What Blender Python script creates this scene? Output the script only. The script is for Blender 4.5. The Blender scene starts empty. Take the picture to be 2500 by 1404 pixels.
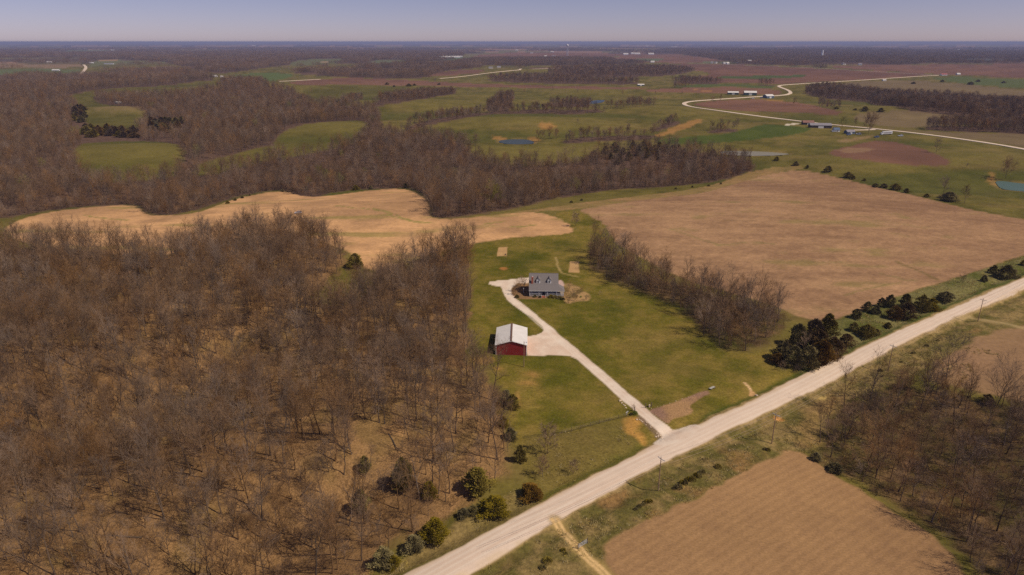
import bpy, bmesh, math, random
import numpy as np
from mathutils import Vector, Matrix, Euler

# ------------------------------------------------------------------ scene, camera, light
scn = bpy.context.scene
COL = scn.collection
CAM_H = 115.0
PITCH = math.radians(19.8)
F_PX, CX, CY = 2500 * 24.0 / 36.0, 1250.0, 702.0

cam_d = bpy.data.cameras.new('camera')
cam_d.lens, cam_d.sensor_width = 24.0, 36.0
cam_d.clip_start, cam_d.clip_end = 1.0, 200000.0
cam = bpy.data.objects.new('camera', cam_d)
COL.objects.link(cam)
cam.location = (0, 0, CAM_H)
cam.rotation_euler = (math.pi / 2 - PITCH, 0, 0)
scn.camera = cam

SUN_EL = math.radians(50)
SUN_AZ = math.radians(113)          # clockwise from +Y (away from the camera)
to_sun = Vector((math.sin(SUN_AZ) * math.cos(SUN_EL), math.cos(SUN_AZ) * math.cos(SUN_EL), math.sin(SUN_EL)))

world = bpy.data.worlds.new('World')
scn.world = world
world.use_nodes = True
wn = world.node_tree
wn.nodes.clear()
sky = wn.nodes.new('ShaderNodeTexSky')
sky.sky_type = 'NISHITA'
sky.sun_disc = False
sky.sun_elevation = SUN_EL
sky.sun_rotation = SUN_AZ
sky.altitude = 0
sky.air_density = 0.5
sky.dust_density = 0.35
sky.ozone_density = 6.0
bg = wn.nodes.new('ShaderNodeBackground')
bg.inputs['Strength'].default_value = 0.087
wo = wn.nodes.new('ShaderNodeOutputWorld')
tint = wn.nodes.new('ShaderNodeVectorMath')       # the camera's warm white balance
tint.operation = 'MULTIPLY'
tint.inputs[1].default_value = (1.40, 0.90, 0.83)
wn.links.new(sky.outputs[0], tint.inputs[0])
wn.links.new(tint.outputs[0], bg.inputs[0])
wn.links.new(bg.outputs[0], wo.inputs[0])

sun_d = bpy.data.lights.new('sun', 'SUN')
sun_d.energy = 3.1
sun_d.angle = math.radians(0.53)
sun_d.color = (1.0, 0.85, 0.67)
sun = bpy.data.objects.new('sun', sun_d)
COL.objects.link(sun)
sun.location = (0, 0, 300)
sun.rotation_euler = to_sun.to_track_quat('Z', 'Y').to_euler()

scn.view_settings.view_transform = 'Standard'
scn.view_settings.look = 'None'
scn.view_settings.exposure = 0.0
scn.view_settings.gamma = 1.0
scn.view_settings.use_curve_mapping = False
scn.cycles.max_bounces = 5
scn.cycles.diffuse_bounces = 2
scn.cycles.glossy_bounces = 2
scn.cycles.transmission_bounces = 2
scn.cycles.volume_bounces = 0
scn.cycles.sample_clamp_indirect = 2.0
scn.cycles.use_denoising = False
scn.cycles.denoiser = 'OPENIMAGEDENOISE'
scn.cycles.pixel_filter_type = 'BLACKMAN_HARRIS'
scn.cycles.filter_width = 1.5

# ------------------------------------------------------------------ small helpers
def lin(c):
    c = np.asarray(c, float) / 255.0
    return np.where(c <= 0.04045, c / 12.92, ((c + 0.055) / 1.055) ** 2.4)

LIT = np.array([0.86, 0.76, 0.66])
def A(r, g, b):
    """base colour of a surface that shows as r,g,b (0..255) in full sun"""
    return np.clip(lin((r, g, b)) / LIT, 0.004, 0.9)

def hash2(xi, yi, seed):
    h = (xi * 374761393 + yi * 668265263 + seed * 982451653) & 0xffffffff
    h = ((h ^ (h >> 13)) * 1274126177) & 0xffffffff
    h = (h ^ (h >> 16)) & 0xffff
    return h / 65535.0

def vnoise(x, y, seed):
    x0, y0 = np.floor(x), np.floor(y)
    fx, fy = x - x0, y - y0
    fx, fy = fx * fx * (3 - 2 * fx), fy * fy * (3 - 2 * fy)
    xi, yi = x0.astype(np.int64), y0.astype(np.int64)
    a, b = hash2(xi, yi, seed), hash2(xi + 1, yi, seed)
    c, d = hash2(xi, yi + 1, seed), hash2(xi + 1, yi + 1, seed)
    return (a * (1 - fx) + b * fx) * (1 - fy) + (c * (1 - fx) + d * fx) * fy

def fbm(x, y, scale, octv=3, seed=1):
    x, y = np.asarray(x, float) / scale, np.asarray(y, float) / scale
    s, amp, tot = 0.0, 1.0, 0.0
    for k in range(octv):
        s = s + amp * vnoise(x + 17.3 * k, y - 9.1 * k, seed + k)
        tot += amp
        amp *= 0.5
        x, y = (x * 0.8 - y * 0.6) * 2.03, (x * 0.6 + y * 0.8) * 2.03
    return s / tot

def sstep(a, b, x):
    t = np.clip((x - a) / (b - a), 0, 1)
    return t * t * (3 - 2 * t)

def pix_dir(px, py):
    px, py = np.asarray(px, float), np.asarray(py, float)
    u, v = (px - CX) / F_PX, (CY - py) / F_PX
    dx = u
    dy = math.cos(PITCH) + v * math.sin(PITCH)
    dz = -math.sin(PITCH) + v * math.cos(PITCH)
    return dx, dy, dz

def flat(px, py):
    dx, dy, dz = pix_dir(px, py)
    t = CAM_H / -np.minimum(dz, -0.0015)
    return dx * t, dy * t

# relief: (pixel the rise is centred on, height, radius along x, radius along y) in metres
RELIEF = []
for px, py, a, sx, sy in [
        (60, 1100, -10, 70, 70), (420, 900, -6, 40, 40), (620, 1290, -7, 30, 16), (330, 1380, -6, 30, 14), (900, 1010, 3, 30, 25), (690, 760, 5, 38, 26), (830, 690, -7, 34, 22), (560, 840, -7, 30, 22), (330, 960, -8, 34, 22), (1040, 800, 3, 30, 40), (480, 1060, 5, 26, 16), (200, 720, -7, 60, 40), (470, 680, 5, 46, 30), (760, 1120, 4, 24, 14), (150, 860, 4, 40, 22),
        (1320, 700, 2.5, 70, 60), (1900, 560, 5, 130, 110), (1250, 540, 2, 90, 60), (820, 500, 4, 120, 60),
        (300, 470, -7, 150, 90), (800, 420, -9, 160, 110), (1350, 420, -8, 170, 90), (1750, 400, -6, 110, 80),
        (2350, 430, -7, 130, 90), (2300, 1150, -4, 40, 40), (2250, 1050, -3, 40, 40),
        (310, 375, 8, 90, 60), (780, 318, 9, 100, 70), (270, 275, 9, 110, 90),
        (600, 225, 16, 200, 160), (420, 200, 6, 250, 160), (1000, 262, 13, 200, 120), (1250, 308, 12, 170, 85),
        (1300, 178, 14, 260, 170), (1500, 270, 9, 160, 110), (1700, 285, 8, 130, 100), (1870, 320, 4, 140, 90),
        (2200, 280, 13, 150, 90), (2380, 390, 6, 90, 70), (2150, 400, 5, 90, 60), (1100, 240, 6, 110, 80), (1420, 225, 7, 150, 110), (2300, 245, -10, 300, 90), (1850, 215, 5, 300, 220), (850, 215, 8, 200, 130),
        (150, 230, 7, 260, 180), (1050, 330, -5, 120, 80), (1350, 262, -5, 160, 70)]:
    fx_, fy_ = flat(px, py)
    RELIEF.append((float(fx_), float(fy_), a, sx, sy))

def H0(x, y):
    x, y = np.asarray(x, float), np.asarray(y, float)
    h = np.zeros(np.broadcast(x, y).shape)
    for cx, cy, a, sx, sy in RELIEF:
        h = h + a * np.exp(-((x - cx) / sx) ** 2 - ((y - cy) / sy) ** 2)
    d = np.hypot(x, y)
    far = sstep(1800, 5000, d)
    h = h + far * 16 * (fbm(x, y, 1700, 3, 5) - 0.5) + sstep(6000, 16000, d) * 22 * (fbm(x, y, 3800, 2, 9) - 0.42)
    h = h + (1 - sstep(500, 1500, d)) * 0.9 * (fbm(x, y, 26, 2, 11) - 0.5)
    return h

def gp(px, py):
    """the ground point seen at a pixel of the 2500x1404 photograph"""
    dx, dy, dz = pix_dir(px, py)
    dz = np.minimum(dz, -0.0015)
    t = CAM_H / -dz
    for _ in range(40):
        t = t + 0.6 * ((CAM_H - H0(dx * t, dy * t)) / -dz - t)
    return dx * t, dy * t

def mpp(x, y):
    """metres per photo pixel at a ground point"""
    zc = y * math.cos(PITCH) + CAM_H * math.sin(PITCH)
    return zc / F_PX

def chaikin(p, n=2, closed=True):
    p = np.asarray(p, float)
    for _ in range(n):
        if closed:
            q = np.roll(p, -1, 0)
            p = np.stack([0.75 * p + 0.25 * q, 0.25 * p + 0.75 * q], 1).reshape(-1, 2)
        else:
            a, b = p[:-1], p[1:]
            m = np.stack([0.75 * a + 0.25 * b, 0.25 * a + 0.75 * b], 1).reshape(-1, 2)
            p = np.vstack([p[:1], m, p[-1:]])
    return p

def wpoly(pts, smooth=2):
    pts = np.asarray(pts, float)
    if smooth:
        pts = chaikin(pts, smooth)
    x, y = gp(pts[:, 0], pts[:, 1])
    return np.stack([x, y], 1)

def inside(poly, x, y):
    r = np.zeros(x.shape, bool)
    n = len(poly)
    for i in range(n):
        x1, y1 = poly[i]
        x2, y2 = poly[(i + 1) % n]
        c = (y1 > y) != (y2 > y)
        if abs(y2 - y1) < 1e-9:
            continue
        r ^= c & (x < (x2 - x1) * (y - y1) / (y2 - y1) + x1)
    return r

def segdist(pl, x, y, closed):
    d2 = np.full(x.shape, 1e18)
    n = len(pl)
    for i in range(n if closed else n - 1):
        ax, ay = pl[i]
        bx, by = pl[(i + 1) % n]
        ex, ey = bx - ax, by - ay
        L = ex * ex + ey * ey + 1e-9
        t = np.clip(((x - ax) * ex + (y - ay) * ey) / L, 0, 1)
        q = (x - ax - t * ex) ** 2 + (y - ay - t * ey) ** 2
        d2 = np.minimum(d2, q)
    return np.sqrt(d2)

def sdist(poly, x, y):
    d = segdist(poly, x, y, True)
    return np.where(inside(poly, x, y), d, -d)

def tag(o, label=None, cat=None, group=None, kind=None):
    if label: o['label'] = label
    if cat: o['category'] = cat
    if group: o['group'] = group
    if kind: o['kind'] = kind
    return o

# ------------------------------------------------------------------ materials
def new_mat(name):
    m = bpy.data.materials.new(name)
    m.use_nodes = True
    nt = m.node_tree
    b = nt.nodes['Principled BSDF']
    b.inputs['Specular IOR Level'].default_value = 0.2
    return m, nt, b

def mat(name, c, rough=0.85, var=0.12, scale=1.5, spec=0.2, metal=0.0, rnd=0.0, c2=None):
    """plain surface with noise in its colour; rnd = difference between one object and the next"""
    m, nt, b = new_mat(name)
    b.inputs['Roughness'].default_value = rough
    b.inputs['Specular IOR Level'].default_value = spec
    b.inputs['Metallic'].default_value = metal
    c = np.asarray(c, float)
    tc = nt.nodes.new('ShaderNodeTexCoord')
    nz = nt.nodes.new('ShaderNodeTexNoise')
    nz.inputs['Scale'].default_value = scale
    nz.inputs['Detail'].default_value = 4
    nt.links.new(tc.outputs['Object'], nz.inputs['Vector'])
    mx = nt.nodes.new('ShaderNodeMix')
    mx.data_type = 'RGBA'
    hi = c * (1 + var) if c2 is None else np.asarray(c2, float)
    mx.inputs[6].default_value = (*np.clip(c * (1 - var), 0, 1), 1)
    mx.inputs[7].default_value = (*np.clip(hi, 0, 1), 1)
    mr = nt.nodes.new('ShaderNodeMapRange')
    mr.inputs['From Min'].default_value = 0.3
    mr.inputs['From Max'].default_value = 0.7
    nt.links.new(nz.outputs[0], mr.inputs['Value'])
    nt.links.new(mr.outputs[0], mx.inputs[0])
    out = mx.outputs[2]
    if rnd:
        oi = nt.nodes.new('ShaderNodeObjectInfo')
        hs = nt.nodes.new('ShaderNodeHueSaturation')
        m1 = nt.nodes.new('ShaderNodeMapRange')
        m1.inputs['To Min'].default_value = 1 - rnd
        m1.inputs['To Max'].default_value = 1 + rnd
        nt.links.new(oi.outputs['Random'], m1.inputs['Value'])
        nt.links.new(m1.outputs[0], hs.inputs['Value'])
        wv = nt.nodes.new('ShaderNodeMath')
        wv.operation = 'FRACT'
        ml = nt.nodes.new('ShaderNodeMath')
        ml.operation = 'MULTIPLY'
        ml.inputs[1].default_value = 7.31
        nt.links.new(oi.outputs['Random'], ml.inputs[0])
        nt.links.new(ml.outputs[0], wv.inputs[0])
        m2 = nt.nodes.new('ShaderNodeMapRange')
        m2.inputs['To Min'].default_value = 1 - rnd
        m2.inputs['To Max'].default_value = 1 + rnd * 0.8
        nt.links.new(wv.outputs[0], m2.inputs['Value'])
        nt.links.new(m2.outputs[0], hs.inputs['Saturation'])
        nt.links.new(out, hs.inputs['Color'])
        out = hs.outputs[0]
    nt.links.new(out, b.inputs['Base Color'])
    return m

def ground_mat(name, fine=0.25, fscale=0.9, mid=0.15, mscale=0.12, rough=0.95, bump=0.25, rows=None, stretch=None):
    """colour from the land-cover attribute, broken up by noise at several sizes"""
    m, nt, b = new_mat(name)
    b.inputs['Roughness'].default_value = rough
    b.inputs['Specular IOR Level'].default_value = 0.06
    at = nt.nodes.new('ShaderNodeAttribute')
    at.attribute_name = 'albedo'
    tc = nt.nodes.new('ShaderNodeTexCoord')
    vec = tc.outputs['Object']
    if stretch:
        mp = nt.nodes.new('ShaderNodeMapping')
        mp.inputs['Rotation'].default_value = (0, 0, stretch[0])
        mp.inputs['Scale'].default_value = (stretch[1], 1, 1)
        nt.links.new(vec, mp.inputs[0])
        vec = mp.outputs[0]
    def noise(sc, det, amt):
        n = nt.nodes.new('ShaderNodeTexNoise')
        n.inputs['Scale'].default_value = sc
        n.inputs['Detail'].default_value = det
        n.inputs['Roughness'].default_value = 0.65
        nt.links.new(vec, n.inputs['Vector'])
        r = nt.nodes.new('ShaderNodeMapRange')
        r.inputs['From Min'].default_value = 0.25
        r.inputs['From Max'].default_value = 0.75
        r.inputs['To Min'].default_value = 1 - amt
        r.inputs['To Max'].default_value = 1 + amt
        nt.links.new(n.outputs[0], r.inputs['Value'])
        return n, r.outputs[0]
    n1, f1 = noise(fscale, 5, fine)
    n2, f2 = noise(mscale, 4, mid)
    mu = nt.nodes.new('ShaderNodeMath')
    mu.operation = 'MULTIPLY'
    nt.links.new(f1, mu.inputs[0])
    nt.links.new(f2, mu.inputs[1])
    fac = mu.outputs[0]
    if rows:
        ang, period, amt = rows
        dp = nt.nodes.new('ShaderNodeVectorMath')
        dp.operation = 'DOT_PRODUCT'
        k = 2 * math.pi / period
        dp.inputs[1].default_value = (math.cos(ang) * k, math.sin(ang) * k, 0)
        nt.links.new(tc.outputs['Object'], dp.inputs[0])
        ad = nt.nodes.new('ShaderNodeMath')
        ad.operation = 'MULTIPLY_ADD'
        ad.inputs[1].default_value = 0.8
        nt.links.new(n2.outputs[0], ad.inputs[0])
        nt.links.new(dp.outputs['Value'], ad.inputs[2])
        sn = nt.nodes.new('ShaderNodeMath')
        sn.operation = 'SINE'
        nt.links.new(ad.outputs[0], sn.inputs[0])
        ma = nt.nodes.new('ShaderNodeMath')
        ma.operation = 'MULTIPLY_ADD'
        ma.inputs[1].default_value = amt
        ma.inputs[2].default_value = 1.0
        nt.links.new(sn.outputs[0], ma.inputs[0])
        m3 = nt.nodes.new('ShaderNodeMath')
        m3.operation = 'MULTIPLY'
        nt.links.new(fac, m3.inputs[0])
        nt.links.new(ma.outputs[0], m3.inputs[1])
        fac = m3.outputs[0]
    sc = nt.nodes.new('ShaderNodeVectorMath')
    sc.operation = 'SCALE'
    nt.links.new(at.outputs['Color'], sc.inputs[0])
    nt.links.new(fac, sc.inputs['Scale'])
    nt.links.new(sc.outputs[0], b.inputs['Base Color'])
    if bump:
        bp = nt.nodes.new('ShaderNodeBump')
        bp.inputs['Strength'].default_value = bump
        bp.inputs['Distance'].default_value = 0.5
        nt.links.new(n1.outputs[0], bp.inputs['Height'])
        nt.links.new(bp.outputs[0], b.inputs['Normal'])
    return m

# ------------------------------------------------------------------ the lie of the land
ROAD_L = [(900, 1452), (1000, 1397), (1130, 1330), (1300, 1238), (1400, 1186), (1500, 1135), (1600, 1083), (1690, 1043), (1800, 995), (1950, 917), (2100, 850), (2250, 785), (2400, 722), (2500, 678), (2700, 596)]
ROAD_R = [(2700, 617), (2500, 706), (2350, 770), (2250, 816), (2150, 868), (2030, 930), (1880, 1003), (1750, 1066), (1620, 1131), (1500, 1195), (1350, 1277), (1250, 1340), (1150, 1400), (1060, 1455)]
ROAD_P = wpoly(ROAD_L + ROAD_R, 0)
_l = np.array(ROAD_L, float)
_r = np.array(ROAD_R[::-1], float)
_cl = []
for i in np.linspace(0, 1, 14):
    a = _l[0] * 0
    kl, kr = i * (len(_l) - 1), i * (len(_r) - 1)
    a = _l[int(kl)] + (kl % 1) * (_l[min(int(kl) + 1, len(_l) - 1)] - _l[int(kl)])
    b_ = _r[int(kr)] + (kr % 1) * (_r[min(int(kr) + 1, len(_r) - 1)] - _r[int(kr)])
    _cl.append((a + b_) / 2)
_cx, _cy = gp(np.array(_cl)[:, 0], np.array(_cl)[:, 1])
# straight line through the middle of the road
_k = np.polyfit(_cx, _cy, 2)
def road_lat(x, y):
    """signed distance from the crown of the gravel road"""
    s = 2 * _k[0] * x + _k[1]
    return (y - np.polyval(_k, x)) / np.sqrt(1 + s * s)
ROAD_DIR = math.atan2(np.polyval(np.polyder(_k), 60.0), 1.0)

def Z(x, y):
    x, y = np.asarray(x, float), np.asarray(y, float)
    h = H0(x, y)
    near = (np.hypot(x, y) < 520) & (x > -120)
    d = np.abs(road_lat(x, y))
    return h + np.where(near, 0.25 * np.exp(-(d / 4.0) ** 2) - 0.75 * np.exp(-((d - 7.5) / 2.2) ** 2), 0)

def P(px, py):
    x, y = gp(px, py)
    return float(x), float(y), float(Z(x, y))

# --- mesh of the land: rings round the camera, dense where it is close
ang = np.radians(np.concatenate([np.linspace(-180, -50, 40)[:-1], np.linspace(-50, -42, 40)[:-1], np.linspace(-42, 42, 960), np.linspace(42, 50, 40)[1:], np.linspace(50, 180, 40)[1:-1]]))
dep = np.concatenate([np.array([88, 80, 70, 58, 51, 47]), np.linspace(44.5, 0.22, 500)])
rad = np.concatenate([CAM_H / np.tan(np.radians(dep)), [38000, 52000, 75000]])
NA, NR = len(ang), len(rad)
RR, AA = np.meshgrid(rad, ang, indexing='ij')
VX, VY = (RR * np.sin(AA)).ravel(), (RR * np.cos(AA)).ravel()
VZ = Z(VX, VY)
VD = np.hypot(VX, VY)
N = len(VX)

# warped coordinates give ragged natural edges
WXc = (fbm(VX, VY, 6.0, 3, 21) - 0.5)
WYc = (fbm(VX, VY, 6.0, 3, 31) - 0.5)
n_big = fbm(VX, VY, 60, 4, 41)
n_mid = fbm(VX, VY, 14, 3, 51)
n_fin = fbm(VX, VY, 3.2, 3, 61)
n_huge = fbm(VX, VY, 420, 4, 71)
# long streaks along the contour, as mowing and drainage leave them
n_str = fbm(VX * 0.35 + VY * 0.1, VY * 1.3, 18, 3, 81)

def c3(a, b, t):
    return np.asarray(a)[None, :] * (1 - t[:, None]) + np.asarray(b)[None, :] * t[:, None]

GRASS_G, GRASS_Y, GRASS_B = A(86, 77, 30), A(114, 98, 44), A(132, 104, 62)
ALB = c3(GRASS_G, GRASS_Y, sstep(0.3, 0.7, 0.5 * n_big + 0.5 * n_mid))
ALB = ALB * (1 - sstep(0.5, 0.75, n_str)[:, None] * 0.35) + GRASS_B[None, :] * (sstep(0.5, 0.75, n_str) * 0.35)[:, None]
LAB = np.zeros(N, int)
NAMES = ['ground']
FIELDS, SHAPES = [], {}

def region(name):
    if name not in NAMES:
        NAMES.append(name)
    return NAMES.index(name)

def paint(poly, colour, soft=1.0, warp=2.0, name=None, strength=1.0, field=False):
    """lay a land cover over a world polygon; colour is one colour or a row per vertex function"""
    lo, hi = poly.min(0) - warp - soft * 3, poly.max(0) + warp + soft * 3
    i = np.where((VX > lo[0]) & (VX < hi[0]) & (VY > lo[1]) & (VY < hi[1]))[0]
    if field:
        FIELDS.append(poly)
    if not len(i):
        return
    x, y = VX[i] + WXc[i] * 2 * warp, VY[i] + WYc[i] * 2 * warp
    s = sdist(poly, x, y)
    px = VD[i] * 0.0006
    w = np.maximum(soft, px)
    a = sstep(-w, w, s) * strength
    c = colour(i) if callable(colour) else np.asarray(colour)[None, :]
    ALB[i] = ALB[i] * (1 - a[:, None]) + c * a[:, None]
    if name:
        LAB[i[a > 0.5 * strength]] = region(name)

def stripe(line, width, colour, soft=0.5, warp=0.4, name=None, strength=1.0):
    pts = chaikin(line, 2, False)
    x, y = gp(pts[:, 0], pts[:, 1])
    pl = np.stack([x, y], 1)
    lo, hi = pl.min(0) - width * 3, pl.max(0) + width * 3
    i = np.where((VX > lo[0]) & (VX < hi[0]) & (VY > lo[1]) & (VY < hi[1]))[0]
    if not len(i):
        return pl
    d = segdist(pl, VX[i] + WXc[i] * 2 * warp, VY[i] + WYc[i] * 2 * warp, False)
    w = np.maximum(soft, VD[i] * 0.0005)
    a = (1 - sstep(width / 2 - w, width / 2 + w, d)) * strength
    c = colour(i) if callable(colour) else np.asarray(colour)[None, :]
    ALB[i] = ALB[i] * (1 - a[:, None]) + c * a[:, None]
    if name:
        LAB[i[a > 0.5 * strength]] = region(name)
    return pl

def blob(px, py, rx, ry, colour, strength=0.8, edge=0.6, name=None):
    x0, y0 = gp(px, py)
    i = np.where((np.abs(VX - x0) < rx * 2.2) & (np.abs(VY - y0) < ry * 2.2))[0]
    q = np.hypot((VX[i] - x0 + WXc[i] * rx) / rx, (VY[i] - y0 + WYc[i] * ry) / ry) + (n_mid[i] - 0.5) * 0.9
    a = (1 - sstep(1 - edge, 1 + edge * 0.4, q)) * strength
    ALB[i] = ALB[i] * (1 - a[:, None]) + np.asarray(colour)[None, :] * a[:, None]
    if name:
        LAB[i[a > 0.4]] = region(name)

CURV = H0(VX, VY) - 0.25 * (H0(VX + 55, VY) + H0(VX - 55, VY) + H0(VX, VY + 55) + H0(VX, VY - 55))
CURV = np.where(VD > 380, CURV, 0)
dry, wet = sstep(0.05, 0.9, CURV), sstep(0.05, 0.9, -CURV)
def moist(c, i):
    d, w = 0.5 * dry[i][:, None], 0.6 * wet[i][:, None]
    c = c * (1 - d) + A(116, 100, 48)[None, :] * d
    return c * (1 - w) + A(70, 72, 26)[None, :] * w
_all = np.where(VD < 3500)[0]
ALB[_all] = moist(ALB[_all], _all)

# --- woods: ground-level outlines (photo pixels)
W_NEAR = [(-420, 1450), (-420, 650), (-150, 622), (0, 612), (140, 600), (260, 612), (350, 628), (440, 612), (520, 595), (620, 565), (700, 555), (760, 575), (815, 600), (850, 630),
          (838, 655), (795, 690), (752, 722), (800, 748), (880, 732), (925, 698), (965, 672), (1020, 650), (1070, 632), (1110, 612), (1160, 590), (1152, 625), (1136, 645),
          (1142, 690), (1150, 740), (1146, 790), (1142, 840), (1150, 890), (1190, 925), (1222, 965), (1232, 1010), (1228, 1060), (1255, 1105), (1235, 1160), (1165, 1205), (1100, 1250), (1010, 1300), (930, 1360), (860, 1450)]
W_GROVE = [(1436, 605), (1432, 640), (1452, 668), (1500, 690), (1560, 712), (1620, 733), (1680, 770), (1705, 808), (1745, 842), (1800, 862), (1850, 852), (1895, 825), (1925, 785), (1870, 748), (1800, 735), (1720, 715), (1640, 690), (1540, 650), (1470, 615)]
W_RIGHT = [(2075, 963), (1995, 1058), (1988, 1118), (2041, 1150), (2127, 1190), (2170, 1230), (2230, 1262), (2299, 1304), (2342, 1355), (2390, 1410), (2450, 1450), (2700, 1450), (2750, 1000), (2500, 985), (2420, 993), (2334, 963), (2308, 942), (2269, 955), (2209, 935), (2150, 950)]
W_MID = [(-420, 552), (0, 535), (60, 525), (150, 510), (250, 502), (340, 499), (350, 520), (400, 526), (450, 521), (520, 500), (560, 485), (600, 475), (690, 462), (720, 478), (770, 482), (830, 465), (990, 458), (1022, 465),
         (1052, 500), (1048, 528), (1090, 534), (1200, 518), (1280, 505), (1350, 485), (1450, 470), (1510, 462), (1600, 458), (1700, 450), (1790, 435), (1830, 420), (1848, 405), (1800, 387), (1740, 376), (1640, 366), (1570, 362), (1480, 378),
         (1400, 398), (1300, 408), (1200, 404), (1160, 385), (1140, 352), (1080, 336), (1000, 322), (960, 330), (925, 318), (930, 295), (918, 275), (895, 262), (830, 258), (745, 252), (705, 222), (640, 207), (560, 204), (520, 214),
         (520, 186), (440, 170), (340, 174), (230, 178), (200, 185), (0, 183), (-420, 188)]
W_FAR_LEFT = [(-420, 146), (0, 142), (100, 140), (200, 138), (235, 147), (320, 147), (400, 151), (440, 161), (520, 181), (575, 176), (690, 159), (760, 156), (1000, 152), (1130, 146), (1130, 128), (900, 119), (700, 117), (500, 123), (230, 125), (0, 131), (-420, 134)]
W_C1 = [(690, 178), (800, 186), (900, 191), (1000, 193), (1068, 186), (1080, 173), (1170, 166), (1180, 156), (1000, 159), (800, 169)]
W_C2 = [(1100, 155), (1200, 160), (1430, 160), (1600, 153), (1640, 149), (1500, 144), (1300, 143), (1150, 145)]
W_C3 = [(1310, 173), (1400, 188), (1500, 189), (1640, 186), (1712, 169), (1690, 161), (1600, 163), (1450, 166)]
W_C4 = [(1185, 198), (1300, 203), (1420, 206), (1560, 207), (1560, 200), (1450, 196), (1400, 190), (1300, 187), (1200, 191)]
W_RIGHT_FAR = [(1620, 128), (1670, 134), (1740, 143), (1782, 155), (1850, 158), (1950, 160), (2000, 157), (2100, 158), (2240, 158), (2246, 153), (2500, 155), (2900, 156), (2900, 116), (2500, 115), (1900, 113), (1620, 116)]
W_VALLEY = [(1955, 224), (2000, 240), (2100, 246), (2180, 263), (2235, 270), (2350, 286), (2430, 300), (2500, 311), (2700, 322), (2700, 270), (2500, 255), (2400, 246), (2300, 240), (2240, 236), (2150, 233), (2100, 226), (2000, 214)]
W_VALLEY2 = [(2255, 316), (2300, 321), (2400, 323), (2500, 327), (2700, 332), (2700, 318), (2500, 311), (2350, 308), (2260, 309)]
W_R1 = [(985, 322), (1060, 302), (1150, 286), (1200, 279), (1290, 278), (1400, 279), (1480, 274), (1470, 268), (1400, 268), (1300, 266), (1250, 272), (1150, 276), (1060, 290), (990, 308)]
W_R2 = [(1190, 276), (1186, 262), (1200, 248), (1230, 232), (1258, 234), (1248, 255), (1244, 276)]
W_R3 = [(905, 262), (960, 254), (1030, 242), (1112, 229), (1116, 222), (1050, 222), (960, 235), (910, 246)]
W_R4 = [(1362, 352), (1450, 346), (1592, 340), (1602, 330), (1500, 331), (1390, 338)]
W_R5 = [(1330, 258), (1400, 262), (1450, 259), (1430, 251), (1350, 250)]
W_R6 = [(1845, 214), (1890, 214), (1892, 207), (1850, 206)]
W_R7 = [(1640, 203), (1740, 206), (1770, 203), (1720, 198), (1650, 197)]
W_R8 = [(1595, 325), (1640, 310), (1665, 300), (1650, 294), (1605, 308)]
W_RA = [(1000, 246), (1040, 241), (1110, 229), (1118, 225), (1060, 232), (1000, 240)]
W_RB = [(1480, 270), (1560, 262), (1600, 262), (1600, 257), (1540, 256), (1480, 264)]
W_RC = [(1630, 217), (1700, 213), (1740, 210), (1735, 206), (1680, 208)]
W_RD = [(1380, 338), (1330, 345), (1280, 356), (1290, 350), (1340, 336)]
W_RE = [(840, 262), (900, 240), (930, 225), (915, 222), (880, 232), (830, 252)]
W_RF = [(1950, 262), (2010, 266), (2060, 270), (2060, 266), (2000, 258), (1955, 256)]
W_R9 = [(1730, 326), (1800, 322), (1800, 313), (1735, 316)]
W_CLEARS = [
    ('pasture', [(185, 354), (230, 347), (330, 344), (430, 349), (452, 365), (446, 400), (430, 430), (380, 442), (300, 446), (230, 443), (205, 420), (180, 392)]),
    ('pasture', [(668, 348), (688, 322), (740, 303), (800, 297), (908, 293), (890, 325), (870, 352), (770, 372), (700, 388), (668, 380)]),
    ('pasture', [(152, 240), (196, 226), (236, 222), (226, 240), (244, 256), (352, 262), (368, 302), (320, 318), (240, 316), (208, 300), (205, 275), (176, 255)]),
    ('pasture', [(462, 436), (560, 420), (640, 398), (690, 380), (672, 352), (620, 364), (540, 386), (480, 400)]),
    ('pasture', [(195, 224), (290, 214), (400, 211), (520, 193), (552, 204), (530, 222), (430, 234), (320, 240), (232, 238)]),
    ('pasture', [(740, 250), (735, 210), (860, 205), (1000, 208), (1000, 225), (930, 240), (905, 258), (880, 240), (830, 246)]),
]
WOODS = {}
for k, v in dict(near=W_NEAR, grove=W_GROVE, right=W_RIGHT, mid=W_MID, farleft=W_FAR_LEFT, c1=W_C1, c2=W_C2, c3=W_C3, c4=W_C4, rightfar=W_RIGHT_FAR, valley=W_VALLEY, valley2=W_VALLEY2,
                 r1=W_R1, r2=W_R2, r3=W_R3, r4=W_R4, r5=W_R5, r6=W_R6, r7=W_R7, r8=W_R8, r9=W_R9, ra=W_RA, rb=W_RB, rc=W_RC, rd=W_RD, re=W_RE, rf=W_RF).items():
    WOODS[k] = wpoly(v, 1)

LITTER, LITTER_D, LITTER_G = A(152, 113, 70), A(106, 77, 48), A(100, 84, 40)
def litter(i):
    c = c3(LITTER_D, LITTER, sstep(0.3, 0.68, 0.45 * n_mid[i] + 0.55 * n_big[i]))
    g = sstep(0.58, 0.75, n_mid[i]) * 0.35
    return c * (1 - g[:, None]) + LITTER_G[None, :] * g[:, None]
FAR_LIT = A(96, 72, 56)
def litter_far(i):
    return c3(FAR_LIT * 0.85, FAR_LIT * 1.2, n_mid[i])

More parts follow.
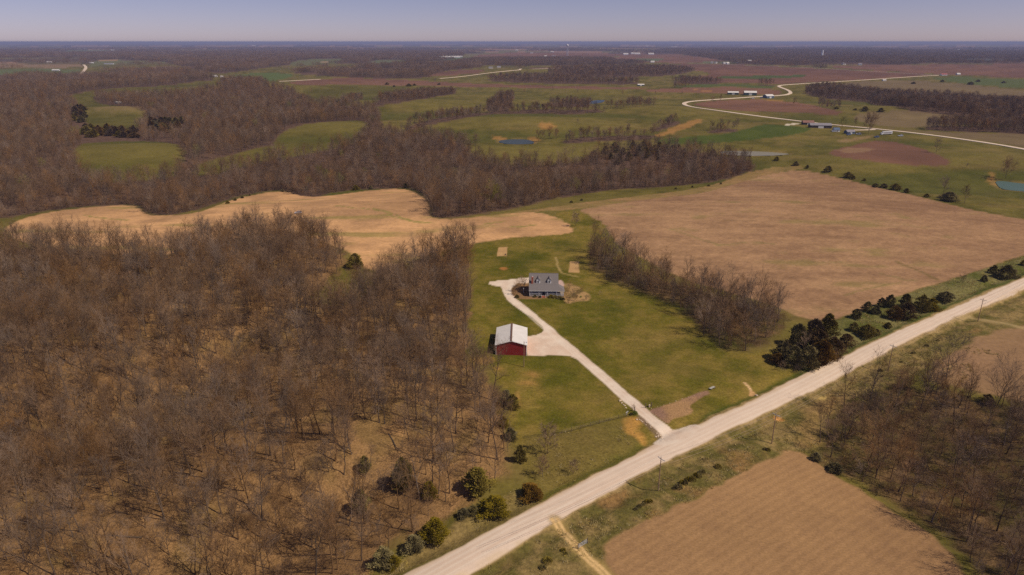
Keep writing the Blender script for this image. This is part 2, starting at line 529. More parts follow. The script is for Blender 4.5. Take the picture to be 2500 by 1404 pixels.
# far land: patchwork of woods, fallow and plough out to the horizon
far = sstep(3500, 6500, VD)
pat = fbm(VX, VY * 0.55, 900, 3, 91)
pat2 = fbm(VX, VY * 0.6, 420, 2, 95)
c_far = c3(A(88, 68, 58), A(112, 98, 60), sstep(0.56, 0.60, pat))
c_far = np.where((pat2 > 0.62)[:, None], A(150, 112, 84)[None, :], c_far)
ALB = ALB * (1 - far[:, None]) + c_far * far[:, None]

for k in ('mid', 'farleft', 'c1', 'c2', 'c3', 'c4', 'rightfar', 'valley', 'valley2', 'r1', 'r2', 'r3', 'r4', 'r5', 'r6', 'r7', 'r8', 'r9'):
    paint(WOODS[k], litter_far, 4, 5, 'forest_floor')
paint(WOODS['near'], litter, 2.5, 4, 'forest_floor')
def litter_dull(i):
    c = c3(A(84, 64, 42), A(114, 86, 54), sstep(0.3, 0.7, n_mid[i]))
    g = sstep(0.42, 0.66, 0.5 * n_big[i] + 0.5 * n_fin[i]) * 0.7
    return c * (1 - g[:, None]) + A(80, 70, 32)[None, :] * g[:, None]
for k in ('grove', 'right'):
    paint(WOODS[k], litter_dull, 3.0, 4, 'forest_floor')

PAST_A, PAST_B, PAST_C = A(86, 76, 30), A(104, 91, 40), A(72, 66, 24)
def pasture(i):
    c = c3(PAST_A, PAST_B, sstep(0.3, 0.7, 0.6 * n_big[i] + 0.4 * n_str[i]))
    t = sstep(0.55, 0.8, n_mid[i]) * 0.5
    return moist(c * (1 - t[:, None]) + PAST_C[None, :] * t[:, None], i)
for nm, pl in W_CLEARS:
    paint(wpoly(pl), pasture, 3, 4, nm, field=True)
blob(300, 262, 60, 60, A(140, 112, 74), 0.5)

PLOUGH, PLOUGH2 = A(126, 92, 72), A(104, 76, 62)
def plough(i):
    return c3(PLOUGH2, PLOUGH, sstep(0.3, 0.7, 0.5 * n_big[i] + 0.5 * n_huge[i]))
def plough_red(i):
    return plough(i) * np.array([1.0, 0.90, 0.80])
def olive(i):
    return c3(A(104, 84, 58), A(126, 104, 68), n_big[i])
PL = [
    [(700, 201), (760, 194), (860, 190), (930, 193), (1020, 197), (1130, 203), (1250, 207), (1400, 211), (1550, 213), (1600, 218), (1400, 217), (1200, 213), (1000, 209), (850, 206), (720, 208)],
    [(1686, 256), (1719, 248), (1816, 242), (1881, 245), (1960, 251), (2050, 272), (2068, 278), (2010, 280), (1950, 273), (1850, 273), (1750, 266)],
    [(1560, 220), (1654, 215), (1780, 211), (1899, 218), (1913, 227), (1888, 233), (1816, 230), (1708, 225), (1600, 224)],
    [(1500, 166), (1700, 155), (1780, 157), (1900, 163), (2100, 172), (2260, 180), (2290, 183), (2120, 194), (1960, 202), (1900, 206), (1850, 203), (1700, 200), (1640, 192), (1720, 186), (1740, 180), (1700, 171), (1600, 164)],
    [(2000, 162), (2130, 159), (2240, 158), (2500, 156), (2800, 156), (2800, 200), (2500, 191), (2400, 186), (2300, 182), (2100, 170)],
    [(1480, 141), (1600, 130), (1670, 134), (1740, 143), (1780, 152), (1700, 155), (1600, 154), (1500, 151)],
    [(1140, 137), (1250, 127), (1400, 128), (1500, 131), (1600, 130), (1480, 141), (1300, 143), (1180, 141)],
    [(2010, 373), (2080, 355), (2140, 342), (2180, 345), (2260, 365), (2330, 395), (2290, 409), (2150, 396), (2060, 386)],
    [(1070, 187), (1180, 178), (1185, 169), (1100, 172), (1040, 184)],
    [(1290, 170), (1430, 166), (1560, 160), (1420, 162), (1280, 166)],
]
for p in PL:
    paint(wpoly(p), plough_red, 2, 3, 'ploughed_field', field=True)
for p in ([(2040, 205), (2130, 196), (2300, 200), (2420, 212), (2500, 222), (2700, 235), (2700, 268), (2500, 250), (2350, 237), (2200, 230), (2080, 222)],
          [(2090, 276), (2180, 270), (2260, 272), (2340, 286), (2400, 298), (2250, 313), (2130, 306), (2080, 291)],
          [(2130, 309), (2280, 322), (2500, 327), (2800, 335), (2800, 410), (2500, 358), (2300, 330)]):
    paint(wpoly(p), olive, 2, 3, 'fallow_field', field=True)
paint(wpoly([(1590, 342), (1680, 334), (1780, 327), (1850, 306), (1880, 303), (1990, 312), (1960, 326), (1850, 341), (1700, 353), (1620, 352)]), lambda i: c3(A(68, 76, 26), A(84, 88, 32), n_mid[i]), 2, 3, 'wheat_field', field=True)
paint(wpoly([(1640, 208), (1760, 205), (1900, 210), (1890, 216), (1780, 211), (1654, 214)]), A(84, 88, 40), 2, 3, field=True)
paint(wpoly([(1740, 187), (1850, 185), (1960, 183), (1980, 186), (1900, 192), (1760, 193)]), A(76, 84, 38), 2, 3, field=True)
paint(wpoly([(2260, 190), (2330, 187), (2450, 193), (2800, 205), (2800, 226), (2500, 216), (2350, 204)]), A(86, 90, 44), 3, 4, field=True)
paint(wpoly([(560, 190), (580, 180), (700, 178), (720, 184), (690, 195), (640, 198)]), A(88, 96, 46), 3, 4, 'pasture', field=True)
# far slivers of field among the woods
for p, c in [([(-100, 160), (0, 156), (200, 156), (205, 165), (0, 167), (-100, 168)], (134, 106, 76)), ([(-100, 176), (0, 170), (195, 168), (190, 180), (0, 182), (-100, 184)], (96, 98, 56)),
             ([(-100, 152), (0, 150), (50, 151), (30, 156), (-100, 158)], (150, 112, 84)), ([(0, 134), (70, 132), (75, 136), (0, 139)], (142, 108, 88)), ([(130, 128), (260, 130), (300, 124), (180, 122)], (100, 100, 64)),
             ([(225, 149), (300, 146), (420, 152), (410, 156), (300, 156), (240, 160), (215, 166)], (104, 100, 60)), ([(228, 148), (288, 146), (288, 148), (230, 150)], (160, 124, 84)), ([(340, 166), (440, 164), (442, 168), (345, 169)], (156, 116, 90)),
             ([(390, 124), (520, 122), (520, 125), (395, 126)], (158, 122, 96)), ([(715, 161), (700, 152), (760, 144), (830, 142), (850, 150), (800, 158)], (100, 96, 58)), ([(880, 152), (940, 145), (1005, 148), (960, 156)], (98, 96, 60)), ([(770, 152), (805, 151), (805, 154), (770, 154)], (160, 128, 92)),
             ([(1040, 141), (1140, 138), (1170, 144), (1090, 147)], (92, 104, 64)), ([(1540, 145), (1600, 143), (1640, 147), (1580, 149)], (96, 100, 66)), ([(1700, 127), (1800, 125), (1850, 128), (1760, 130)], (98, 100, 70)),
             ([(1700, 151), (1830, 148), (1840, 152), (1760, 154)], (104, 106, 70)), ([(2200, 131), (2240, 130), (2240, 132), (2200, 133)], (150, 120, 110)), ([(2270, 146), (2500, 143), (2500, 148), (2300, 150)], (84, 84, 76))]:
    paint(wpoly(p, 1), A(*c), 6, 8, field=True)
# bare soil, clay banks
CLAY = A(176, 122, 66)
for p in ([(1310, 302), (1335, 297), (1350, 304), (1358, 312), (1335, 318), (1318, 314)], [(1595, 334), (1640, 312), (1680, 296), (1712, 290), (1718, 295), (1680, 312), (1640, 326), (1608, 336)],
          [(2408, 416), (2425, 428), (2436, 442), (2442, 460), (2430, 456), (2418, 440)], [(1192, 331), (1235, 335), (1240, 340), (1212, 343)], [(1284, 337), (1308, 334), (1316, 342), (1306, 348)],
          [(1690, 217), (1740, 222), (1745, 226), (1700, 221)], [(1865, 243), (1920, 247), (1915, 250), (1870, 247)], [(2035, 366), (2085, 360), (2140, 363), (2120, 372), (2060, 374)], [(2035, 345), (2110, 332), (2140, 330), (2120, 338), (2060, 350)]):
    paint(wpoly(p), CLAY if p[0][0] not in (2035,) else A(150, 116, 80), 3.0, 6.0, strength=0.6)
blob(945, 330, 10, 8, CLAY, 0.9)
blob(1595, 268, 12, 6, A(186, 158, 112), 0.8)
paint(wpoly([(1912, 303), (1950, 300), (1955, 303), (1920, 307)]), A(200, 180, 150), 1, 1)

# --- the fields round the farm
TAN_A, TAN_B, TAN_C = A(206, 154, 102), A(172, 128, 86), A(146, 124, 66)
def hay(i):
    c = c3(TAN_B, TAN_A, sstep(0.3, 0.7, 0.5 * n_big[i] + 0.5 * n_mid[i]))
    t = sstep(0.62, 0.78, n_str[i]) * 0.75
    return c * (1 - t[:, None]) + TAN_C[None, :] * t[:, None]
F_HAY = wpoly([(10, 556), (40, 540), (100, 521), (200, 507), (330, 499), (345, 516), (370, 528), (480, 523), (560, 489), (640, 471), (700, 466), (740, 481), (800, 479), (900, 465), (990, 459), (1030, 478), (1050, 500), (1044, 526), (1075, 538),
               (1200, 526), (1300, 516), (1350, 526), (1396, 550), (1400, 569), (1340, 575), (1250, 580), (1170, 592), (1100, 604), (1000, 640), (940, 665), (880, 650), (865, 622), (815, 600), (720, 560), (620, 568), (500, 602), (350, 632), (140, 604), (40, 590)])
paint(F_HAY, hay, 1.2, 2.0, 'hay_field', field=True)
paint(wpoly([(1075, 540), (1180, 528), (1300, 512), (1420, 495), (1560, 478), (1720, 460), (1850, 412), (1960, 404), (1962, 413), (1880, 424), (1800, 447), (1720, 471), (1550, 490), (1440, 506), (1400, 512), (1300, 516), (1200, 526)]),
      lambda i: c3(A(158, 118, 76), A(126, 106, 56), n_mid[i]), 1.5, 2.5, field=True)
STUB_A, STUB_B, STUB_C = A(172, 130, 90), A(136, 100, 70), A(126, 108, 58)
def stubble(i):
    c = c3(STUB_B, STUB_A, sstep(0.28, 0.72, 0.4 * n_big[i] + 0.35 * n_str[i] + 0.25 * n_fin[i]))
    t = sstep(0.60, 0.76, 0.6 * n_str[i] + 0.4 * n_mid[i]) * 0.6
    return c * (1 - t[:, None]) + STUB_C[None, :] * t[:, None]
F_STUB = wpoly([(1410, 515), (1440, 506), (1550, 490), (1650, 479), (1720, 471), (1800, 447), (1880, 424), (1960, 414), (2030, 430), (2130, 455), (2250, 481), (2380, 515), (2500, 536), (2750, 580), (2700, 585), (2560, 605), (2460, 635), (2380, 665), (2300, 690), (2200, 718), (2100, 762),
                (2010, 787), (1960, 777), (1900, 750), (1850, 735), (1750, 705), (1650, 675), (1570, 632), (1510, 600), (1490, 568), (1470, 545), (1430, 530)])
paint(F_STUB, stubble, 1.0, 1.2, 'stubble_field', field=True)
stripe([(2190, 640), (2240, 660), (2290, 685)], 2.2, A(112, 92, 50), 1.0, 1.5, strength=0.8)
for a in ([(2150, 668), (2200, 682), (2240, 684)], [(1750, 600), (1830, 590), (1890, 596)], [(2060, 720), (2130, 702), (2200, 690)], [(1980, 640), (2060, 640)], [(1640, 560), (1760, 600)], [(2280, 600), (2330, 612)]):
    stripe(a, 1.5, A(122, 108, 58), 1.0, 2.0, strength=0.55)
# green drainage strokes and tracks in the hay field
for a in ([(820, 503), (860, 506), (895, 511)], [(910, 510), (940, 516), (955, 522)], [(945, 525), (975, 533), (1010, 542), (1060, 545)], [(970, 524), (985, 535), (1020, 543)], [(205, 525), (250, 533), (320, 538)], [(1180, 548), (1230, 540)], [(1240, 556), (1300, 550)]):
    stripe(a, 2.0, A(124, 120, 52), 1.2, 2.5, strength=0.75)

LAWN_A, LAWN_B, LAWN_C = A(88, 82, 22), A(108, 95, 30), A(140, 112, 54)
def lawn(i):
    c = c3(LAWN_A, LAWN_B, sstep(0.3, 0.7, 0.5 * n_mid[i] + 0.5 * n_big[i]))
    t = sstep(0.36, 0.74, 0.35 * n_big[i] + 0.35 * n_fin[i] + 0.3 * n_mid[i]) * 0.75
    return c * (1 - t[:, None]) + LAWN_C[None, :] * t[:, None]
F_LAWN = wpoly([(1148, 606), (1175, 592), (1250, 580), (1340, 575), (1400, 570), (1397, 550), (1342, 518), (1420, 513), (1470, 543), (1492, 570), (1470, 590), (1440, 600), (1432, 650), (1500, 694), (1620, 737), (1690, 785), (1740, 845), (1820, 868), (1890, 850), (1905, 880), (1880, 900), (1960, 905),
                (1850, 968), (1690, 1043), (1600, 1082), (1500, 1133), (1400, 1184), (1320, 1222), (1290, 1190), (1275, 1120), (1258, 1070), (1245, 1010), (1235, 950), (1200, 905), (1165, 870), (1150, 790), (1152, 740), (1140, 650)])
paint(F_LAWN, lawn, 1.5, 3.0, 'lawn', field=True)
DEEP = A(62, 66, 14)
for a in [(1620, 745, 16, 7), (1720, 850, 14, 10), (1560, 722, 14, 6), (1800, 900, 12, 9), (1620, 985, 9, 4), (1740, 1000, 9, 6), (1430, 1030, 12, 3), (1370, 1060, 6, 3), (1380, 600, 16, 14), (1280, 640, 12, 16), (1440, 540, 8, 14), (1260, 755, 6, 8), (1500, 760, 14, 8), (1400, 640, 6, 10), (1240, 620, 8, 8)]:
    blob(*a, DEEP, 0.5, 0.95)
for a in [(1600, 820, 16, 12), (1650, 900, 14, 9), (1530, 850, 9, 8), (1480, 970, 10, 6), (1560, 930, 8, 6), (1260, 700, 4, 8)]:
    blob(*a, A(130, 104, 54), 0.4, 0.95)
for a in [(1160, 660, 4, 14), (1168, 740, 4, 12), (1172, 810, 4, 10), (1240, 830, 5, 5), (1200, 640, 6, 8), (1340, 960, 10, 5), (1420, 990, 9, 4), (1230, 760, 5, 6)]:
    blob(*a, A(138, 112, 50), 0.4, 0.95)
for a in [(1300, 915, 4.5, 4), (1290, 935, 5, 3), (1265, 970, 1.5, 6), (1180, 880, 4, 4), (1215, 900, 3, 2)]:
    blob(*a, A(178, 128, 70), 0.6, 0.9)
paint(wpoly([(1268, 1072), (1330, 1062), (1440, 1040), (1530, 1022), (1545, 1035), (1590, 1082), (1500, 1132), (1400, 1183), (1320, 1222), (1290, 1180)]), lambda i: c3(A(120, 96, 52), A(106, 94, 40), n_mid[i]), 2.5, 3.0, strength=0.8)
paint(wpoly([(1600, 1084), (1500, 1135), (1400, 1186), (1330, 1222), (1290, 1238), (1330, 1200), (1420, 1155), (1520, 1105), (1585, 1075)]), A(98, 92, 34), 1.5, 2.0, strength=0.8)

CROP_A, CROP_B = A(160, 120, 78), A(138, 102, 68)
def crop(i):
    return c3(CROP_B, CROP_A, sstep(0.25, 0.75, 0.3 * n_fin[i] + 0.7 * n_big[i]))
F_CROP = wpoly([(1465, 1350), (1480, 1315), (1520, 1292), (1600, 1262), (1690, 1222), (1760, 1182), (1830, 1142), (1900, 1104), (1955, 1100), (2000, 1130), (2040, 1163), (2160, 1232), (2290, 1318), (2350, 1400), (2420, 1480), (1500, 1490), (1500, 1420), (1475, 1385)])
paint(F_CROP, crop, 0.8, 1.5, 'crop_field', field=True)
paint(wpoly([(2262, 925), (2285, 885), (2340, 850), (2400, 815), (2500, 792), (2700, 770), (2750, 1000), (2500, 985), (2400, 960), (2330, 942)]), lambda i: c3(A(140, 104, 74), A(156, 122, 78), n_big[i]), 2, 3, 'fallow_field', field=True)
# rough verge between road and crop
def verge(i):
    c = c3(A(138, 112, 66), A(100, 88, 42), sstep(0.35, 0.65, 0.5 * n_mid[i] + 0.5 * n_fin[i]))
    t = sstep(0.62, 0.8, n_mid[i]) * 0.6
    return c * (1 - t[:, None]) + A(152, 108, 66)[None, :] * t[:, None]
paint(wpoly([(1130, 1420), (1250, 1345), (1350, 1282), (1500, 1200), (1620, 1136), (1880, 1008), (2030, 936), (2250, 822), (2350, 778), (2500, 716), (2750, 610), (2750, 760), (2500, 790), (2400, 812), (2285, 880), (2200, 935), (2075, 963), (1990, 1058), (1985, 1110), (1955, 1098),
             (1900, 1104), (1760, 1182), (1600, 1262), (1480, 1315), (1465, 1350), (1480, 1420), (1300, 1490), (1130, 1490)]), verge, 1.0, 1.5, 'grass_verge', field=True)
paint(wpoly([(2075, 960), (2000, 1045), (1985, 1100), (1930, 1085), (1960, 1010), (2010, 960)]), A(150, 114, 68), 2, 3, strength=0.55)
blob(1905, 1020, 2.0, 1.2, A(190, 130, 70), 0.9)
blob(2008, 968, 1.6, 1.0, A(196, 160, 92), 0.8)
paint(wpoly([(1960, 905), (1905, 880), (2010, 790), (2100, 764), (2200, 720), (2300, 692), (2460, 638), (2750, 560), (2750, 590), (2500, 675), (2250, 782), (2100, 847), (1950, 914)]), lambda i: c3(A(120, 108, 62), A(86, 84, 34), sstep(0.35, 0.65, n_mid[i])), 1.0, 1.6, 'grass_verge', field=True)
paint(wpoly([(1850, 968), (1950, 914), (2100, 847), (2250, 782), (2500, 675), (2500, 666), (2250, 772), (2100, 838), (1950, 900), (1850, 955), (1720, 1010), (1690, 1040)]), A(74, 80, 28), 1.0, 1.0, strength=0.7)
paint(wpoly([(930, 1420), (1000, 1390), (1130, 1322), (1300, 1230), (1320, 1222), (1290, 1190), (1230, 1215), (1150, 1255), (1040, 1320), (960, 1380), (900, 1430)]), lambda i: c3(A(138, 112, 66), A(112, 96, 48), n_mid[i]), 1.2, 2.0, 'grass_verge', field=True)

# ochre wash and stony bank beside the drive, planting bed, gully
paint(wpoly([(1518, 1032), (1528, 1014), (1545, 1020), (1562, 1042), (1578, 1066), (1592, 1086), (1572, 1082), (1552, 1064), (1535, 1046)]), lambda i: c3(A(192, 138, 66), A(176, 126, 62), n_fin[i]), 1.6, 3.0, strength=0.85)
paint(wpoly([(1552, 1012), (1575, 1022), (1600, 1045), (1624, 1066), (1616, 1076), (1595, 1058), (1570, 1035), (1550, 1022)]), lambda i: c3(A(138, 108, 84), A(112, 92, 60), n_fin[i]), 0.6, 1.0)
paint(wpoly([(1578, 1000), (1610, 993), (1640, 984), (1700, 961), (1728, 953), (1733, 958), (1725, 967), (1692, 984), (1686, 994), (1700, 1008), (1660, 1018), (1640, 1022), (1628, 1034), (1602, 1016)], 1), lambda i: c3(A(142, 106, 82), A(164, 124, 82), sstep(0.4, 0.7, n_mid[i])), 0.4, 0.8, 'planting_bed', field=True)
stripe([(1818, 935), (1828, 945), (1832, 952)], 1.2, A(206, 164, 112), 0.3, 0.6)
paint(wpoly([(1828, 953), (1838, 951), (1850, 962), (1828, 964)], 1), A(190, 144, 92), 0.3, 0.5)
stripe([(1280, 1068), (1370, 1056), (1450, 1036), (1545, 1012)], 0.8, A(82, 70, 34), 0.4, 0.8, strength=0.8)

# gardens
def bed(i):
    return c3(A(176, 132, 84), A(194, 152, 98), n_fin[i])
paint(wpoly([(1217, 603), (1239, 603), (1237, 626), (1213, 626)], 0), bed, 0.3, 0.25, 'garden_plot')
paint(wpoly([(1391, 639), (1413, 639), (1414, 666), (1388, 665)], 0), bed, 0.3, 0.25, 'garden_plot')
stripe([(1357, 629), (1362, 648), (1366, 662), (1380, 670), (1412, 676)], 1.2, A(170, 140, 84), 0.5, 0.8, strength=0.8)
blob(1228, 656, 2.2, 2.2, A(172, 112, 58), 0.9)
def rough_bed(i):
    return c3(A(168, 130, 82), A(112, 92, 50), sstep(0.35, 0.65, n_fin[i]))
paint(wpoly([(1372, 700), (1385, 690), (1415, 702), (1440, 720), (1442, 732), (1420, 737), (1390, 742), (1370, 735)]), rough_bed, 0.6, 1.5, 'planting_bed')
paint(wpoly([(1246, 708), (1262, 690), (1296, 690), (1296, 722), (1340, 724), (1338, 730), (1262, 730), (1248, 722)]), lambda i: c3(A(150, 112, 72), A(124, 92, 60), n_fin[i]), 0.5, 0.8, 'planting_bed')

# --- roads
GRAV_A, GRAV_B = A(232, 203, 174), A(212, 180, 150)
def gravel(i):
    return c3(GRAV_B, GRAV_A, sstep(0.25, 0.75, 0.5 * n_fin[i] + 0.5 * n_mid[i]))
def road_col(i):
    u = road_lat(VX[i], VY[i])
    s = VX[i] * math.cos(ROAD_DIR) + VY[i] * math.sin(ROAD_DIR)
    wob = (fbm(s, u * 0, 30, 2, 101) - 0.5) * 0.9
    tr = sum(np.exp(-((u + wob - k) / 0.38) ** 2) for k in (-2.3, -0.6, 1.0, 2.7))
    ridge = np.exp(-((np.abs(u + wob) - 3.3) / 0.35) ** 2)
    st = fbm(s * 0.06, u * 3.0, 1.0, 3, 111)
    c = c3(GRAV_B, GRAV_A, np.clip(0.45 * tr + 0.6 * (st - 0.15), 0, 1))
    e = sstep(2.9, 4.0, np.abs(u)) * 0.35 * sstep(0.3, 0.7, n_fin[i])
    c = c * (1 - e[:, None]) + A(206, 172, 122)[None, :] * e[:, None]
    return c * (1 + 0.06 * ridge[:, None])
stripe(list(zip(np.array(_cl)[:, 0], np.array(_cl)[:, 1])), 9.6, A(176, 142, 92), 0.7, 1.6, 'grass_verge', strength=0.75)
SH = wpoly([(1590, 1084), (1640, 1090), (1720, 1045), (1690, 1030), (1660, 1040), (1636, 1046), (1615, 1062)], 1)
paint(ROAD_P, road_col, 0.4, 0.8, 'gravel_road', field=True)
DRV = wpoly([(1610, 1083), (1628, 1070), (1590, 1040), (1550, 1004), (1510, 968), (1470, 932), (1430, 896), (1410, 878), (1392, 869), (1340, 867), (1287, 868), (1286, 822), (1308, 819), (1322, 814), (1328, 806), (1322, 794), (1300, 775), (1275, 760), (1252, 745), (1236, 728), (1228, 712), (1222, 700), (1206, 698),
             (1193, 693), (1195, 687), (1230, 684), (1262, 680), (1292, 677), (1294, 690), (1262, 692), (1248, 705), (1250, 718), (1262, 730), (1285, 748), (1310, 768), (1340, 795), (1372, 822), (1405, 850), (1450, 888), (1500, 930), (1550, 974), (1600, 1018), (1642, 1046), (1690, 1042), (1660, 1070)], 0)
paint(DRV, gravel, 0.3, 0.5, 'driveway', field=True)
paint(SH, gravel, 0.4, 0.5)
DLINE = [(1640, 1062), (1590, 1028), (1540, 985), (1480, 930), (1420, 878), (1360, 828), (1300, 778), (1262, 742), (1240, 715)]
for off in (-8, 8):
    stripe([(a + off * max(0.2, (b[1] - 600) / 480), b[1]) for a, b in zip([q[0] for q in DLINE], DLINE)], 0.7, A(232, 204, 176), 0.35, 0.2, strength=0.6)
paint(wpoly([(1362, 685), (1372, 684), (1378, 694), (1376, 700), (1362, 702)], 1), A(196, 160, 140), 0.3, 0.2, 'patio')
TRACK = [(1352, 1268), (1372, 1292), (1392, 1318), (1412, 1338), (1440, 1366), (1475, 1400), (1510, 1440)]
stripe(TRACK, 3.6, A(168, 136, 78), 0.8, 0.8, 'dirt_track', strength=0.65)
for off in (-7, 7):
    stripe([(a + off, b) for a, b in TRACK], 0.9, A(214, 172, 112), 0.35, 0.3)
stripe([(2335, 778), (2360, 770), (2385, 777), (2410, 782), (2460, 790), (2520, 808)], 3.0, A(176, 146, 96), 0.6, 0.8, 'dirt_track', strength=0.7)
FARROADS = [([(2800, 425), (2500, 363), (2300, 333), (2150, 316), (2010, 303), (1950, 296), (1850, 284), (1750, 270), (1690, 262), (1670, 256), (1670, 251), (1690, 247), (1780, 241), (1850, 236), (1915, 233), (1932, 228), (1926, 221), (1906, 214), (1899, 210.5), (1910, 207.5), (2000, 202), (2120, 195), (2230, 187), (2292, 184)], 8.5),
            ([(2292, 184), (2150, 176), (1950, 164), (1780, 158), (1640, 152)], 6), ([(204, 158), (211, 164), (206, 172), (195, 183)], 13), ([(680, 199), (720, 197), (785, 193.5)], 9), ([(1072, 192), (1130, 187), (1195, 178), (1250, 172), (1310, 168), (1430, 164)], 9),
            ([(2070, 318), (2110, 318), (2145, 316)], 4)]
# --- ponds
POND_Z = {}
PONDS = [[(1212, 344), (1240, 339), (1285, 337), (1306, 344), (1300, 350), (1232, 351)], [(1430, 249), (1455, 244), (1480, 244), (1470, 250), (1436, 253)], [(1752, 366), (1800, 364), (1880, 366), (1938, 371), (1900, 376), (1830, 380), (1768, 378)],
         [(2428, 433), (2500, 445), (2700, 468), (2700, 482), (2500, 465), (2450, 462), (2437, 455)]]
POND_POLY = []
for q, p in enumerate(PONDS):
    pw = wpoly(p, 2)
    POND_POLY.append(pw)
    FIELDS.append(pw)
    sd = sdist(pw, VX, VY) if q < 0 else None
    lo, hi = pw.min(0) - 30, pw.max(0) + 30
    i = np.where((VX > lo[0]) & (VX < hi[0]) & (VY > lo[1]) & (VY < hi[1]))[0]
    s = sdist(pw, VX[i], VY[i])
    lv = float(np.min(H0(pw[:, 0], pw[:, 1]))) - 0.2
    t = sstep(-14, -1, s)
    VZ[i] = VZ[i] * (1 - t) + lv * t
    VZ[i[s > 0]] = lv - 0.8
    b = (1 - sstep(0, 4, np.abs(s + 2)))
    ALB[i] = ALB[i] * (1 - 0.6 * b[:, None]) + A(136, 108, 64)[None, :] * (0.6 * b)[:, None]
    POND_Z[q] = lv

# --- cut the land into its pieces
FA = (np.arange(NR - 1)[:, None] * NA + np.arange(NA)[None, :]).ravel()
FB = (np.arange(NR - 1)[:, None] * NA + (np.arange(NA)[None, :] + 1) % NA).ravel()
QUADS = np.stack([FA, FA + NA, FB + NA, FB], 1)
FL = LAB[QUADS].max(1)
GM = {'ground': ground_mat('ground_grass', 0.3, 0.5, 0.2, 0.06), 'forest_floor': ground_mat('leaf_litter', 0.5, 1.6, 0.3, 0.22, bump=0.7), 'pasture': ground_mat('pasture_grass', 0.2, 0.3, 0.14, 0.04),
      'ploughed_field': ground_mat('ploughed_soil', 0.12, 0.3, 0.12, 0.02, bump=0.1), 'fallow_field': ground_mat('fallow_stubble', 0.2, 0.5, 0.14, 0.04), 'wheat_field': ground_mat('young_wheat', 0.14, 0.4, 0.1, 0.03),
      'hay_field': ground_mat('dry_hay', 0.3, 1.0, 0.18, 0.12, stretch=(0.3, 0.4)), 'stubble_field': ground_mat('bean_stubble', 0.34, 1.5, 0.18, 0.16, stretch=(0.25, 0.35)),
      'crop_field': ground_mat('corn_stubble', 0.26, 2.6, 0.07, 0.06, rows=(ROAD_DIR + math.pi / 2, 2.3, 0.055), stretch=(-ROAD_DIR, 0.5)), 'lawn': ground_mat('lawn_grass', 0.42, 2.0, 0.2, 0.45, bump=0.5, stretch=(0.9, 0.6)),
      'grass_verge': ground_mat('verge_grass', 0.42, 0.9, 0.25, 0.25, bump=0.8), 'gravel_road': ground_mat('gravel', 0.07, 2.5, 0.05, 0.3, bump=0.05), 'driveway': ground_mat('drive_gravel', 0.1, 2.2, 0.07, 0.3, bump=0.05),
      'dirt_track': ground_mat('dirt', 0.2, 1.5, 0.12, 0.3), 'planting_bed': ground_mat('mulch', 0.35, 2.0, 0.15, 0.4, bump=0.5), 'garden_plot': ground_mat('garden_soil', 0.15, 2.0, 0.1, 0.4), 'patio': ground_mat('concrete', 0.06, 2.0, 0.04, 0.3)}
GLAB = {'ground': 'rolling grassland running to the horizon', 'forest_floor': 'orange brown leaf litter under the bare trees', 'pasture': 'green pasture clearings between the brown woods', 'ploughed_field': 'reddish brown ploughed fields on the plain',
        'fallow_field': 'dull olive brown fallow fields', 'wheat_field': 'deep green strip of young wheat by the far farmyard', 'hay_field': 'tan hay field curving between the two woods', 'stubble_field': 'large tan stubble field right of the house',
        'crop_field': 'brown stubble field with faint rows at lower right', 'lawn': 'mown green lawn round house and barn', 'grass_verge': 'rough grass verges along the gravel road', 'gravel_road': 'pale gravel country road',
        'driveway': 'gravel driveway from road to barn and house', 'dirt_track': 'dirt field track off the road', 'planting_bed': 'mulched planting beds by drive and house', 'garden_plot': 'bare tan garden plots behind the house', 'patio': 'pale concrete patio beside the house'}
for li, nm in enumerate(NAMES):
    q = QUADS[FL == li]
    if not len(q):
        continue
    u, inv = np.unique(q, return_inverse=True)
    me = bpy.data.meshes.new(nm)
    co = np.stack([VX[u], VY[u], VZ[u]], 1).astype(np.float32)
    me.vertices.add(len(u))
    me.vertices.foreach_set('co', co.ravel())
    me.loops.add(q.size)
    me.loops.foreach_set('vertex_index', inv.ravel().astype(np.int32))
    me.polygons.add(len(q))
    me.polygons.foreach_set('loop_start', np.arange(0, q.size, 4, dtype=np.int32))
    me.update(calc_edges=True)
    me.polygons.foreach_set('use_smooth', np.ones(len(q), bool))
    at = me.attributes.new('albedo', 'FLOAT_COLOR', 'POINT')
    at.data.foreach_set('color', np.concatenate([np.clip(ALB[u], 0, 1), np.ones((len(u), 1))], 1).astype(np.float32).ravel())
    me.materials.append(GM[nm])
    o = bpy.data.objects.new(nm, me)
    COL.objects.link(o)
    tag(o, GLAB[nm], kind='structure')

